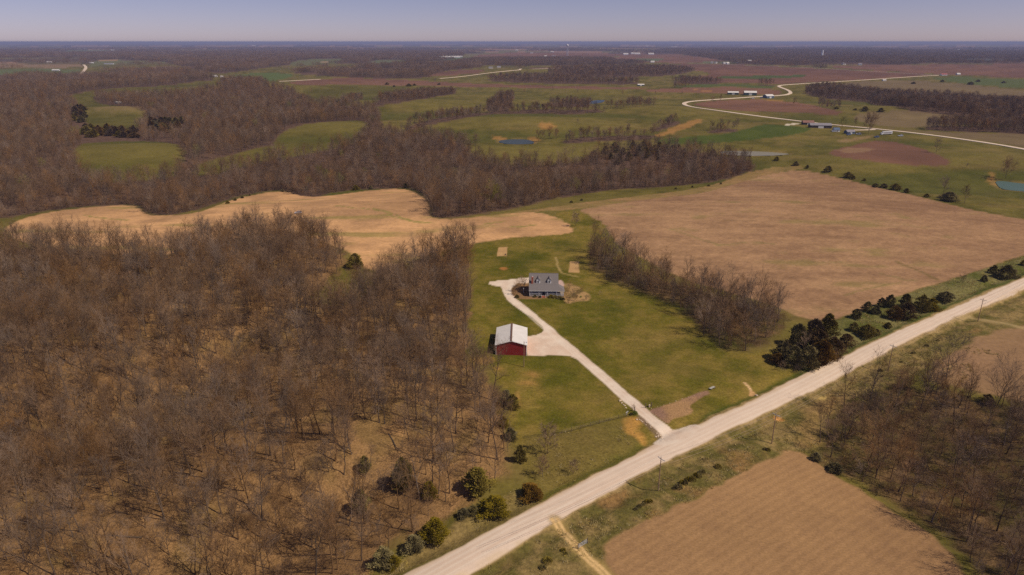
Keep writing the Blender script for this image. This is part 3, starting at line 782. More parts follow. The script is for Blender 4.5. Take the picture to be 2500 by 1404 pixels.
RIB = mat('far_gravel', A(218, 190, 160), 0.95, 0.06, 0.2)
RLAB = ['pale gravel road looping through the far farms at right', 'straight thin road across the far ploughed plain', 'short pale road climbing to the far left houses', 'pale lane at the edge of the ploughed strip', 'dusty road past the far crossroads houses', 'farmyard lane by the long grey shed']
for (pl, w), lb in zip(FARROADS, RLAB):
    c_ = chaikin(pl, 3, False)
    x, y = gp(c_[:, 0], c_[:, 1])
    s_ = np.concatenate([[0], np.cumsum(np.hypot(np.diff(x), np.diff(y)))])
    t = np.arange(0, s_[-1], 9.0)
    x, y = np.interp(t, s_, x), np.interp(t, s_, y)
    tx, ty = np.gradient(x), np.gradient(y)
    n_ = np.hypot(tx, ty)
    tx, ty = tx / n_, ty / n_
    vs, fs = [], []
    for k in range(len(x)):
        for o_ in (-0.5, -0.46, 0, 0.46, 0.5):
            q = (x[k] - ty[k] * w * o_, y[k] + tx[k] * w * o_)
            vs.append((q[0], q[1], float(H0(*q)) + (0.55 if abs(o_) < 0.49 else -0.3)))
    for k in range(len(x) - 1):
        for j in range(4):
            fs.append((k * 5 + j, k * 5 + 5 + j, k * 5 + 6 + j, k * 5 + 1 + j))
    me = bpy.data.meshes.new('gravel_road')
    me.from_pydata(vs, [], fs)
    me.materials.append(RIB)
    o = bpy.data.objects.new('gravel_road', me)
    COL.objects.link(o)
    tag(o, lb, kind='structure')

def water(col):
    m, nt, b = new_mat('pond_water')
    b.inputs['Base Color'].default_value = (*A(*col), 1)
    b.inputs['Roughness'].default_value = 0.3
    b.inputs['Specular IOR Level'].default_value = 0.05
    nz = nt.nodes.new('ShaderNodeTexNoise')
    nz.inputs['Scale'].default_value = 0.8
    bp = nt.nodes.new('ShaderNodeBump')
    bp.inputs['Strength'].default_value = 0.15
    nt.links.new(nz.outputs[0], bp.inputs['Height'])
    nt.links.new(bp.outputs[0], b.inputs['Normal'])
    return m
WCOL = [(66, 72, 70), (62, 72, 80), (138, 126, 100), (84, 100, 84)]
PLAB = ['small blue pond below the orange bank in the green hills', 'narrow blue pond among far trees', 'long pale pond below the deep green wheat', 'teal pond at right edge behind the stubble field']
for q, pw in enumerate(POND_POLY):
    me = bpy.data.meshes.new('pond')
    me.from_pydata([(x, y, POND_Z[q]) for x, y in pw], [], [list(range(len(pw)))])
    me.materials.append(water(WCOL[q]))
    o = bpy.data.objects.new('pond', me)
    COL.objects.link(o)
    tag(o, PLAB[q], kind='structure')

# ------------------------------------------------------------------ mesh building
class MB:
    def __init__(self):
        self.v, self.f, self.m = [], [], []
    def tube(self, pts, rs, n, mi=0, cap=False):
        base = len(self.v)
        ref = Vector((0.31, 0.83, 0.46))
        K = len(pts)
        for k in range(K):
            p = pts[k]
            d = (pts[min(k + 1, K - 1)] - pts[max(k - 1, 0)])
            d = d.normalized() if d.length > 1e-9 else Vector((0, 0, 1))
            u = d.cross(ref)
            u = u.normalized() if u.length > 1e-4 else Vector((1, 0, 0))
            w = d.cross(u)
            for j in range(n):
                a = 2 * math.pi * j / n
                self.v.append(tuple(p + (u * math.cos(a) + w * math.sin(a)) * rs[k]))
        for k in range(K - 1):
            for j in range(n):
                a, b = base + k * n + j, base + k * n + (j + 1) % n
                self.f.append((a, b, b + n, a + n))
                self.m.append(mi)
        if cap:
            self.f.append(tuple(base + (K - 1) * n + j for j in range(n)))
            self.m.append(mi)
            self.f.append(tuple(base + n - 1 - j for j in range(n)))
            self.m.append(mi)
    def box(self, x0, x1, y0, y1, z0, z1, mi=0):
        b = len(self.v)
        for z in (z0, z1):
            self.v += [(x0, y0, z), (x1, y0, z), (x1, y1, z), (x0, y1, z)]
        for f in ((0, 3, 2, 1), (4, 5, 6, 7), (0, 1, 5, 4), (1, 2, 6, 5), (2, 3, 7, 6), (3, 0, 4, 7)):
            self.f.append(tuple(b + k for k in f))
            self.m.append(mi)
    def poly(self, pts, mi=0):
        b = len(self.v)
        self.v += [tuple(p) for p in pts]
        self.f.append(tuple(range(b, b + len(pts))))
        self.m.append(mi)
    def slab(self, pts, th, mi=0):
        """a flat polygon given thickness downwards"""
        pts = [Vector(p) for p in pts]
        nrm = (pts[1] - pts[0]).cross(pts[2] - pts[0]).normalized()
        low = [p - nrm * th for p in pts]
        n, b = len(pts), len(self.v)
        self.v += [tuple(p) for p in pts] + [tuple(p) for p in low]
        self.f.append(tuple(range(b, b + n)))
        self.f.append(tuple(range(b + 2 * n - 1, b + n - 1, -1)))
        self.m += [mi, mi]
        for k in range(n):
            k2 = (k + 1) % n
            self.f.append((b + k, b + n + k, b + n + k2, b + k2))
            self.m.append(mi)
    def mesh(self, name, mats, smooth=False):
        me = bpy.data.meshes.new(name)
        me.from_pydata(self.v, [], self.f)
        for m in (mats if isinstance(mats, (list, tuple)) else [mats]):
            me.materials.append(m)
        if len(set(self.m)) > 1:
            me.polygons.foreach_set('material_index', self.m)
        if smooth:
            me.polygons.foreach_set('use_smooth', [True] * len(me.polygons))
        me.update()
        return me
    def obj(self, name, mats, parent=None, smooth=False, link=True):
        o = bpy.data.objects.new(name, self.mesh(name, mats, smooth))
        if link:
            COL.objects.link(o)
        if parent is not None:
            o.parent = parent
        return o

def empty(name, loc, rz=0.0, scale=1.0):
    e = bpy.data.objects.new(name, None)
    e.empty_display_size = 0.5
    COL.objects.link(e)
    e.location = loc
    e.rotation_euler = (0, 0, rz)
    e.scale = (scale,) * 3
    return e

def child(name, me, parent):
    o = bpy.data.objects.new(name, me)
    COL.objects.link(o)
    o.parent = parent
    return o

# ------------------------------------------------------------------ trees
BARK = mat('bark', A(108, 84, 62), 0.95, 0.25, 2.0, rnd=0.4)
TWIG = mat('twigs', A(126, 96, 68), 0.95, 0.2, 0.6, rnd=0.34)
TWIG_G = mat('budding_twigs', A(132, 122, 52), 0.95, 0.2, 0.6, rnd=0.15)
NEEDLE = mat('cedar_foliage', (0.19, 0.155, 0.035), 0.9, 0.3, 0.8, rnd=0.3, c2=(0.34, 0.27, 0.075))
NEEDLE_B = mat('rusty_cedar_foliage', (0.17, 0.105, 0.03), 0.9, 0.3, 0.8, rnd=0.2, c2=(0.27, 0.17, 0.06))
SHRUB_G = mat('shrub_leaves', (0.09, 0.085, 0.022), 0.9, 0.3, 2.0, rnd=0.2, c2=(0.16, 0.14, 0.04))
SHRUB_Y = mat('spring_leaves', A(132, 140, 56), 0.9, 0.3, 2.0)

def rot_about(d, ang, az):
    u = d.orthogonal().normalized()
    w = d.cross(u)
    return (d * math.cos(ang) + (u * math.cos(az) + w * math.sin(az)) * math.sin(ang)).normalized()

def grow_tree(seed, Ht, spread, nl=9, n2=5, n3=5, n4=5, low=0.28, tw=0.016, fork=False):
    """limbs, branches and twigs of a leafless tree: (trunk mesh, crown mesh)"""
    R = random.Random(seed)
    T, C = MB(), MB()
    pts, p = [], Vector((0, 0, -0.4))
    lean = Vector((R.uniform(-.06, .06), R.uniform(-.06, .06), 1)).normalized()
    ns = 7
    for k in range(ns + 1):
        pts.append(p.copy())
        p = p + (lean + Vector((R.uniform(-.12, .12), R.uniform(-.12, .12), 0))) * (Ht * 0.80 / ns)
    r0 = Ht * 0.0135
    rs = [r0 * 0.86 * (1.25 if k == 0 else 1) * (1 - 0.82 * k / ns) for k in range(ns + 1)]
    T.tube(pts, rs, 6)
    def along(pl, t):
        k = min(int(t * (len(pl) - 1)), len(pl) - 2)
        f = t * (len(pl) - 1) - k
        return pl[k].lerp(pl[k + 1], f), (pl[k + 1] - pl[k]).normalized()
    def branch(p, d, L, r, level):
        nseg = (4, 4, 3, 2, 1)[level]
        pl, q, dd = [p.copy()], p.copy(), d.copy()
        for k in range(nseg):
            up = 0.16 if level < 3 else 0.10
            dd = (dd + Vector((R.uniform(-.17, .17), R.uniform(-.17, .17), up + R.uniform(-.1, .1)))).normalized()
            q = q + dd * (L / nseg)
            pl.append(q.copy())
        rr = [r * (1 - 0.7 * k / nseg) for k in range(nseg + 1)]
        (T if level == 1 else C).tube(pl, rr, (6, 4, 3, 3, 3)[level])
        if level == 4:
            return
        cnt = (0, n2, n3, n4)[level]
        for k in range(cnt):
            t = 0.25 + 0.75 * (k + R.random()) / cnt
            pp, pd = along(pl, min(t, 0.98))
            nd = rot_about(pd, R.uniform(0.4, 0.95), R.uniform(0, 6.28))
            if nd.z < -0.15:
                nd.z *= -0.4
                nd.normalize()
            branch(pp, nd, L * R.uniform(0.42, 0.66), max(r * 0.5, tw), level + 1)
    for k in range(nl):
        t = low + (0.99 - low) * (k + R.random() * 0.8) / nl
        pp, pd = along(pts, min(t, 0.985))
        az = k * 2.4 + R.uniform(-.5, .5)
        el = 0.35 + 0.75 * t + R.uniform(-.15, .15)
        d = Vector((math.cos(az) * math.cos(el), math.sin(az) * math.cos(el), math.sin(el)))
        L = spread * (1.15 - 0.45 * abs(t - 0.55)) * R.uniform(0.8, 1.15)
        branch(pp, d, L, r0 * (1 - 0.75 * t) * 0.62, 1)
    return T, C

TREES = []      # (trunk mesh, crown mesh, height)
for s, h, sp, kw in [(1, 17, 4.4, dict(low=0.3)), (2, 19, 4.6, dict(low=0.42)), (3, 15, 4.8, dict(low=0.2)), (4, 18, 3.9, dict(low=0.36, nl=10)), (5, 14, 4.6, dict(low=0.14, nl=11)), (6, 20, 4.4, dict(low=0.5)), (7, 16, 3.6, dict(low=0.22, nl=11)), (8, 18, 5.2, dict(low=0.28, nl=8))]:
    T, C = grow_tree(s, h, sp, tw=0.0135, **kw)
    TREES.append((T.mesh('tree_trunk', BARK, True), C.mesh('tree_crown', TWIG, False), h))
T, C = grow_tree(21, 13, 5.0, low=0.22)
BUD = (T.mesh('tree_trunk', BARK, True), C.mesh('budding_crown', TWIG_G), 13)
T, C = grow_tree(31, 16, 7.6, nl=12, n2=6, low=0.18)
WIDE = (T.mesh('tree_trunk', BARK, True), C.mesh('wide_crown', TWIG), 16)
T, C = grow_tree(41, 7, 2.6, nl=10, n2=5, n3=4, n4=4, low=0.2, tw=0.032)
YOUNG = (T.mesh('tree_trunk', BARK, True), C.mesh('young_crown', TWIG), 7)

FAR_TREES = []
for s, h, sp, kw in [(101, 16, 4.8, dict(low=0.2)), (102, 17, 4.4, dict(low=0.3)), (103, 14, 4.8, dict(low=0.12, nl=11)), (104, 18, 5.0, dict(low=0.34))]:
    T, C = grow_tree(s, h, sp, tw=0.034, **kw)
    FAR_TREES.append((T.mesh('tree_trunk', BARK, True), C.mesh('tree_crown', TWIG), h))
T, C = grow_tree(111, 16, 7.6, nl=12, n2=6, low=0.18, tw=0.042)
FAR_WIDE = (T.mesh('tree_trunk', BARK, True), C.mesh('wide_crown', TWIG), 16)
T, C = grow_tree(112, 13, 5.4, low=0.22, tw=0.05)
FAR_BUD = (T.mesh('tree_trunk', BARK, True), C.mesh('budding_crown', TWIG_G), 13)

def join_meshes(name, parts, mats):
    """parts: list of (mesh, matrix, material index)"""
    vs, fs, ms, off = [], [], [], 0
    for me, mx, mi in parts:
        n = len(me.vertices)
        co = np.empty(n * 3)
        me.vertices.foreach_get('co', co)
        co = co.reshape(-1, 3)
        M = np.array(mx)
        vs.append(co @ M[:3, :3].T + M[:3, 3])
        for p in me.polygons:
            fs.append(tuple(k + off for k in p.vertices))
        ms += [mi] * len(me.polygons)
        off += n
    me = bpy.data.meshes.new(name)
    me.from_pydata(np.concatenate(vs).tolist(), [], fs)
    for m in mats:
        me.materials.append(m)
    me.polygons.foreach_set('material_index', ms)
    me.update()
    return me

PROTO = bpy.data.collections.new('tree_forms')           # not linked: only the shapes the woods are made of
I4 = Matrix.Identity(4)
for k, (t, c, h) in enumerate(TREES):
    o = bpy.data.objects.new('form_%02d' % k, join_meshes('bare_tree_form', [(t, I4, 0), (c, I4, 1)], [BARK, TWIG]))
    PROTO.objects.link(o)
T, C = grow_tree(51, 4.5, 2.4, nl=11, n2=5, n3=4, n4=3, low=0.03, tw=0.014)
BUSH = (T.mesh('bush_stems', BARK, True), C.mesh('bush_twigs', TWIG), 4.5)
o = bpy.data.objects.new('form_%02d' % len(TREES), join_meshes('bush_form', [(BUSH[0], I4, 0), (BUSH[1], I4, 1)], [BARK, TWIG]))
PROTO.objects.link(o)
BUSH_I = len(TREES)
o = bpy.data.objects.new('form_%02d' % (BUSH_I + 1), join_meshes('budding_form', [(BUD[0], I4, 0), (BUD[1], I4, 1)], [BARK, TWIG_G]))
PROTO.objects.link(o)
PROTO_FAR = bpy.data.collections.new('far_tree_forms')
for k, (t, c, h) in enumerate(FAR_TREES):
    PROTO_FAR.objects.link(bpy.data.objects.new('far_form_%02d' % k, join_meshes('far_tree_form', [(t, I4, 0), (c, I4, 1)], [BARK, TWIG])))
# clumps of whole trees for the far woods
CLUMPS = bpy.data.collections.new('wood_forms')
SIMPLE = []
for s in (61, 62, 63):
    T, C = grow_tree(s, 16, 5.4, nl=8, n2=4, n3=4, n4=0, tw=0.05)
    SIMPLE.append((T.mesh('far_trunk', BARK), C.mesh('far_crown', TWIG)))
for k in range(3):
    R = random.Random(70 + k)
    parts = []
    for gx in range(4):
        for gy in range(4):
            t, c = R.choice(SIMPLE)
            mx = Matrix.Translation((gx * 9 - 13.5 + R.uniform(-3.5, 3.5), gy * 9 - 13.5 + R.uniform(-3.5, 3.5), 0)) @ Matrix.Rotation(R.uniform(0, 6.28), 4, 'Z') @ Matrix.Scale(R.uniform(0.7, 1.15), 4)
            parts += [(t, mx, 0), (c, mx, 1)]
    CLUMPS.objects.link(bpy.data.objects.new('clump_%02d' % k, join_meshes('wood_clump', parts, [BARK, TWIG])))

def scatter(name, label, pts, idx, rot, scl, coll):
    """one wood as one object: a tree form set on every point"""
    me = bpy.data.meshes.new(name)
    me.vertices.add(len(pts))
    me.vertices.foreach_set('co', np.asarray(pts, np.float32).ravel())
    for nm, ty, dat, key in (('form', 'INT', np.asarray(idx, np.int32), 'value'), ('size', 'FLOAT', np.asarray(scl, np.float32), 'value'), ('turn', 'FLOAT_VECTOR', np.asarray(rot, np.float32).ravel(), 'vector')):
        at = me.attributes.new(nm, ty, 'POINT')
        at.data.foreach_set(key, dat)
    o = bpy.data.objects.new(name, me)
    COL.objects.link(o)
    g = bpy.data.node_groups.new(name + '_trees', 'GeometryNodeTree')
    g.interface.new_socket('Geometry', in_out='INPUT', socket_type='NodeSocketGeometry')
    g.interface.new_socket('Geometry', in_out='OUTPUT', socket_type='NodeSocketGeometry')
    gi, go = g.nodes.new('NodeGroupInput'), g.nodes.new('NodeGroupOutput')
    ci = g.nodes.new('GeometryNodeCollectionInfo')
    ci.inputs['Collection'].default_value = coll
    ci.inputs['Separate Children'].default_value = True
    ci.inputs['Reset Children'].default_value = True
    ip = g.nodes.new('GeometryNodeInstanceOnPoints')
    ip.inputs['Pick Instance'].default_value = True
    def named(nm, ty):
        a = g.nodes.new('GeometryNodeInputNamedAttribute')
        a.data_type = ty
        a.inputs['Name'].default_value = nm
        return a.outputs[0]
    er = g.nodes.new('FunctionNodeEulerToRotation')
    g.links.new(named('turn', 'FLOAT_VECTOR'), er.inputs[0])
    g.links.new(gi.outputs[0], ip.inputs['Points'])
    g.links.new(ci.outputs[0], ip.inputs['Instance'])
    g.links.new(named('form', 'INT'), ip.inputs['Instance Index'])
    g.links.new(er.outputs[0], ip.inputs['Rotation'])
    g.links.new(named('size', 'FLOAT'), ip.inputs['Scale'])
    g.links.new(ip.outputs[0], go.inputs[0])
    md = o.modifiers.new('trees', 'NODES')
    md.node_group = g
    tag(o, label, kind='stuff')
    return o

RNG = np.random.default_rng(7)
FIELDS.append(wpoly([(176, 268), (220, 268), (345, 318), (345, 352), (200, 352), (176, 322)], 0))     # cedar stands
FIELDS.append(wpoly([(360, 298), (456, 298), (456, 334), (360, 334)], 0))
def jitter_grid(poly, step, jit=0.45, clip=None):
    lo, hi = poly.min(0), poly.max(0)
    if clip is not None:
        lo, hi = np.maximum(lo, clip[0]), np.minimum(hi, clip[1])
    gx, gy = np.meshgrid(np.arange(lo[0], hi[0], step), np.arange(lo[1], hi[1], step))
    gx, gy = gx.ravel(), gy.ravel()
    gx = gx + RNG.uniform(-jit, jit, gx.size) * step
    gy = gy + RNG.uniform(-jit, jit, gy.size) * step
    k = inside(poly, gx, gy)
    return gx[k], gy[k]

def in_view(x, y, margin=1.25):
    return (y > 60) & (np.abs(x) < (y * math.cos(PITCH) + CAM_H * math.sin(PITCH)) * 0.75 * margin + 20)

def cleared(x, y, pad=0.0):
    r = np.zeros(x.shape, bool)
    for f in FIELDS:
        r |= inside(f, x, y)
    return r

# --- the near trees, one by one
near_x, near_y, near_k = [], [], []
for k, st in (('near', 4.5), ('grove', 4.4), ('right', 5.3)):
    x, y = jitter_grid(WOODS[k], st)
    v = in_view(x, y, 1.12) & ~cleared(x, y)
    if k == 'near':
        # thinner towards the open slope in the lower middle, some natural gaps
        gx, gy = gp(700, 1180)
        thin = np.exp(-((x - gx) / 55) ** 2 - ((y - gy) / 55) ** 2)
        keep = RNG.random(x.size) > 0.06 + 0.30 * thin + 0.4 * (fbm(x, y, 22, 2, 131) > 0.66)
        v &= keep
    if k == 'right':
        v &= RNG.random(x.size) > 0.25
    near_x.append(x[v]); near_y.append(y[v]); near_k += [k] * int(v.sum())
near_x, near_y, near_k = np.concatenate(near_x), np.concatenate(near_y), np.array(near_k)
near_z = Z(near_x, near_y)
dist = np.hypot(near_x, near_y)
strict = in_view(near_x, near_y, 1.0) & (near_y > 128)
score = dist + np.where(near_k == 'near', 0, -90) + np.where(strict, 0, 1e4)
single = np.zeros(len(near_x), bool)
single[np.argsort(score)[:285]] = True
TLAB = {'near': ('bare leafless tree in the large brown wood left of the red barn', 'bare trees of the large left wood'),
        'grove': ('bare leafless tree in the grove between lawn and stubble field', 'bare trees of the grove beside the lawn'),
        'right': ('bare leafless tree in the dark thicket at lower right', 'bare trees of the thicket at lower right')}
def plant(kind, x, y, z, rz, s, tilt=(0, 0), name='bare_tree'):
    e = empty(name, (x, y, z))
    e.rotation_euler = (tilt[0], tilt[1], rz)
    e.scale = (s, s, s)
    child('trunk', kind[0], e)
    child('crown', kind[1], e)
    return e
edge_d = {k: segdist(WOODS[k], near_x, near_y, True) for k in ('near', 'grove', 'right')}
for i in np.where(single)[0]:
    kd = TREES[RNG.integers(len(TREES))]
    k = near_k[i]
    s = RNG.choice([.38, .52, .66, .8, .92, 1.02, 1.1]) * RNG.uniform(.92, 1.08) * (1.0 if k == 'near' else 0.9 if k == 'right' else 1.0)
    e = plant(kd, near_x[i], near_y[i], near_z[i], RNG.uniform(0, 6.28), s, RNG.uniform(-.09, .09, 2))
    hgt = kd[2] * s
    size = 'small' if hgt < 11.5 else 'tall' if hgt > 15 else 'middling'
    if k == 'near':
        place = 'on the right edge of the large left wood' if edge_d[k][i] < 9 else 'deep in the large left wood, at far left' if near_x[i] < -75 else 'on the open slope of the left wood, near the bottom' if near_y[i] < 190 else 'inside the large left wood, behind the bottom cedars'
    elif k == 'grove':
        place = 'at the house end of the grove by the lawn' if near_x[i] < 75 else 'at the road end of the grove by the lawn' if near_x[i] > 115 else 'in the middle of the grove by the lawn'
    else:
        place = 'on the field edge of the lower right thicket' if edge_d[k][i] < 7 else 'in the upper part of the lower right thicket' if near_y[i] > 190 else 'in the lower corner of the lower right thicket'
    tag(e, size + ' bare brown tree ' + place, 'tree', TLAB[k][1])
rest = np.where(~single)[0]
pts = np.stack([near_x[rest], near_y[rest], near_z[rest]], 1)
n = len(rest)
idx = RNG.integers(0, len(TREES), n)
scl = RNG.choice([.38, .52, .66, .8, .92, 1.02, 1.1], n) * RNG.uniform(.92, 1.08, n) * np.where(near_k[rest] == 'near', 1.0, 0.88)
# understorey
ux, uy = [], []
for k, st in (('near', 8.0), ('grove', 4.2), ('right', 4.0)):
    x, y = jitter_grid(WOODS[k], st)
    v = in_view(x, y, 1.12) & ~cleared(x, y) & (RNG.random(x.size) < (0.5 if k == 'near' else 0.75))
    ux.append(x[v]); uy.append(y[v])
ux, uy = np.concatenate(ux), np.concatenate(uy)
uz = Z(ux, uy)
pts = np.concatenate([pts, np.stack([ux, uy, uz], 1)])
idx = np.concatenate([idx, np.where(RNG.random(len(ux)) < 0.9, BUSH_I, 0)])
scl = np.concatenate([scl, np.where(idx[n:] == BUSH_I, RNG.uniform(0.4, 1.0, len(ux)), 0.35)])
rot = np.stack([RNG.uniform(-.08, .08, len(idx)), RNG.uniform(-.08, .08, len(idx)), RNG.uniform(0, 6.28, len(idx))], 1)
scatter('woodland', 'mass of bare brown trees and brush filling the near woods', pts, idx, rot, scl, PROTO)

# --- fallen trunks on the open slope
LOG = MB()
LOG.tube([Vector((-5.5, 0, .16)), Vector((-1, .15, .2)), Vector((3, -.1, .16)), Vector((6, .2, .12))], [.26, .22, .16, .07], 7, cap=True)
LOG_M = LOG.mesh('log', BARK, True)
STB = MB()
for q, l_, sg in [(-.5, 1.6, 1), (1.2, 2.2, -1), (2.4, 1.8, 1), (3.8, 1.5, -1), (4.6, 1.2, 1)]:
    STB.tube([Vector((q, 0, .2)), Vector((q + l_ * .7, sg * l_ * .6, .2 + l_ * .35))], [.07, .02], 4)
STB_M = STB.mesh('log_limbs', BARK)
for px, py in [(520, 1080), (640, 1010), (760, 960), (410, 1210), (600, 1230), (830, 1090), (700, 1290), (300, 1310), (880, 1010), (960, 1080), (500, 1330), (760, 1180)]:
    x, y, z = P(px, py)
    e = empty('fallen_log', (x, y, z), RNG.uniform(0, 6.28), RNG.uniform(.6, 1.0))
    child('trunk', LOG_M, e)
    child('limbs', STB_M, e)
    tag(e, 'fallen grey brown tree trunk lying on the leaf litter of the left wood', 'log', 'fallen trunks in the left wood')

# --- woods farther off, each one mass
def wood(keys, label, step, coll, nforms, smin, smax, maxd=1e9, mind=0, bud=0.0, extra=None):
    X, Y = [], []
    for k in keys:
        x, y = jitter_grid(WOODS[k], step)
        d = np.hypot(x, y)
        v = in_view(x, y, 1.1) & ~cleared(x, y) & (d < maxd) & (d >= mind)
        if extra is not None:
            v &= extra(x, y)
        X.append(x[v]); Y.append(y[v])
    X, Y = np.concatenate(X), np.concatenate(Y)
    if not len(X):
        return
    p = np.stack([X, Y, H0(X, Y) - 0.2], 1)
    n = len(X)
    ix = RNG.integers(0, nforms, n)
    if bud:
        ix = np.where(RNG.random(n) < bud, BUSH_I + 1, ix)
    rt = np.stack([RNG.uniform(-.06, .06, n), RNG.uniform(-.06, .06, n), RNG.uniform(0, 6.28, n)], 1)
    sc = RNG.uniform(smin, smax, n) * (0.9 + 0.25 * fbm(X, Y, 60, 2, 141))
    scatter('woodland', label, p, ix, rt, sc, coll)
SPLIT = 2300
bxx, byy = jitter_grid(WOODS['mid'], 3.2, clip=(np.array([-600, 200]), np.array([700, 800])))
ed = segdist(WOODS['mid'], bxx, byy, True)
v = (ed < 13) & in_view(bxx, byy, 1.1) & ~cleared(bxx, byy) & (np.hypot(bxx, byy) < 760) & (RNG.random(bxx.size) < 0.55)
bxx, byy = bxx[v], byy[v]
n = len(bxx)
scatter('brush', 'tangled bare brush along the front of the middle wood', np.stack([bxx, byy, H0(bxx, byy)], 1), np.full(n, BUSH_I), np.stack([np.zeros(n), np.zeros(n), RNG.uniform(0, 6.28, n)], 1), RNG.uniform(.5, 1.4, n), PROTO)
wood(['mid'], 'broad belt of bare purple brown wood behind the tan hay field', 6.0, PROTO, len(TREES), 0.55, 1.08, maxd=1500, bud=0.012, extra=lambda x, y: RNG.random(x.size) > 0.08 + 0.6 * (fbm(x, y, 45, 3, 151) > 0.60))
wood(['mid'], 'distant bare wood on the hill at far left', 9.0, PROTO, len(TREES), 0.8, 1.25, mind=1500, maxd=SPLIT)
wood(['mid', 'farleft', 'c1'], 'hazy brown woods near the horizon at left', 32, CLUMPS, 3, 0.8, 1.3, mind=SPLIT, maxd=9000, extra=lambda x, y: fbm(x, y, 380, 3, 161) < 0.60)
wood(['r1', 'r2', 'r3', 'r4', 'r5', 'r8', 'r9', 'ra', 'rb', 'rc', 'rd', 're', 'rf'], 'bare tree lines winding between the green hills', 8.0, PROTO_FAR, 4, 0.45, 0.9, extra=lambda x, y: RNG.random(x.size) < 0.75)
wood(['c2', 'c3', 'c4', 'r6', 'r7'], 'dark bare woods beyond the green hills in the centre', 12, PROTO_FAR, 4, 0.7, 1.1, maxd=3600, extra=lambda x, y: RNG.random(x.size) < 0.8)
wood(['c2'], 'thin bare wood below the far white sheds', 32, CLUMPS, 3, 0.9, 1.2, mind=3600)
wood(['valley', 'valley2'], 'dark bare wood in the valley at right', 7.5, PROTO_FAR, 4, 0.7, 1.1)
wood(['rightfar'], 'blue hazy woods along the horizon at right', 36, CLUMPS, 3, 0.7, 1.3, maxd=11000, extra=lambda x, y: fbm(x, y, 420, 3, 171) < 0.58)
# hedgerows and spinneys over the far plain
fx = RNG.uniform(-9000, 9000, 30000)
fy = RNG.uniform(3200, 14000, 30000)
pt = fbm(fx, fy * 0.55, 900, 3, 91)
v = in_view(fx, fy, 1.05) & (pt < 0.56) & ~cleared(fx, fy)
fx, fy = fx[v][:9000], fy[v][:9000]
n = len(fx)
scatter('woodland', 'scattered far spinneys and tree rows under the horizon', np.stack([fx, fy, H0(fx, fy) - 0.3], 1), RNG.integers(0, 3, n), np.stack([np.zeros(n), np.zeros(n), RNG.uniform(0, 6.28, n)], 1), RNG.uniform(0.7, 1.3, n), CLUMPS)

# --- trees that stand alone
SOLO = [(1157, 594, TREES[4], 0.85, 'round bare tree at the tip of the left wood'), (1405, 553, YOUNG, 1.15, 'small bare tree on the grass strip between the two tan fields'),
        (1336, 1107, YOUNG, 1.25, 'lone bare tree casting a branching shadow on the roadside bank'), (1325, 1164, YOUNG, 0.85, 'small bare sapling near the rusty cedar by the road'), (1399, 1155, YOUNG, 0.6, 'tiny crooked sapling on the roadside bank'),
        (2056, 312, BUD, 1.1, 'olive tinted tree left of two others at the far farmyard'), (2086, 312, TREES[1], 0.75, 'dark slender bare tree between two wide ones at the far farmyard'), (2120, 326, WIDE, 1.25, 'widest bare tree beside the far farmyard'),
        (2285, 372, TREES[3], 0.9, 'lone bare tree with long shadow right of the ploughed patch'), (2302, 479, TREES[2], 0.95, 'bare tree behind the dark cedar at the field edge'), (2355, 497, TREES[3], 0.85, 'narrow leaning bare tree right of the dark cedar'),
        (1204, 508, BUD, 1.25, 'yellow green budding tree at the front of the middle wood'), (2308, 938, WIDE, 0.95, 'spreading bare tree at the top of the lower right thicket'), (2435, 990, WIDE, 0.9, 'spreading bare tree beside the brown field at right edge'),
        (2265, 962, TREES[2], 0.85, 'dark bare tree left of the spreading one by the thicket'), (2360, 410, TREES[5], 0.3, 'small bare tree on the green slope'), (1160, 370, TREES[4], 1.2, 'round bare tree alone left of the blue pond'),
        (2455, 435, WIDE, 0.9, 'reddish bare tree above the teal pond'), (1938, 255, TREES[1], 0.9, 'bare tree beside the far gravel road bend'), (2000, 255, TREES[2], 0.8, 'bare tree on the slope below the far valley wood')]
for px, py, kd, s, lb in SOLO:
    x, y, z = P(px, py)
    if py < 520:
        kd = FAR_WIDE if kd is WIDE else FAR_BUD if kd is BUD else kd if kd is YOUNG else FAR_TREES[RNG.integers(4)]
    tag(plant(kd, x, y, z, RNG.uniform(0, 6.28), s), lb, 'tree')
for px, py, s in [(900, 262, .7), (1280, 226, .6), (1410, 228, .6), (1520, 232, .7), (1350, 221, .5), (835, 222, .5), (1740, 250, .9), (1758, 249, .9), (1480, 258, .6), (980, 212, .4), (760, 228, .7), (1062, 202, .9), (1600, 232, .5), (1665, 232, .5), (1410, 300, .4)]:
    x, y, z = P(px, py)
    tag(plant(FAR_TREES[RNG.integers(4)], x, y, z, RNG.uniform(0, 6.28), s), 'small lone bare tree dotted over the distant green pasture', 'tree', 'lone trees on the far pasture')

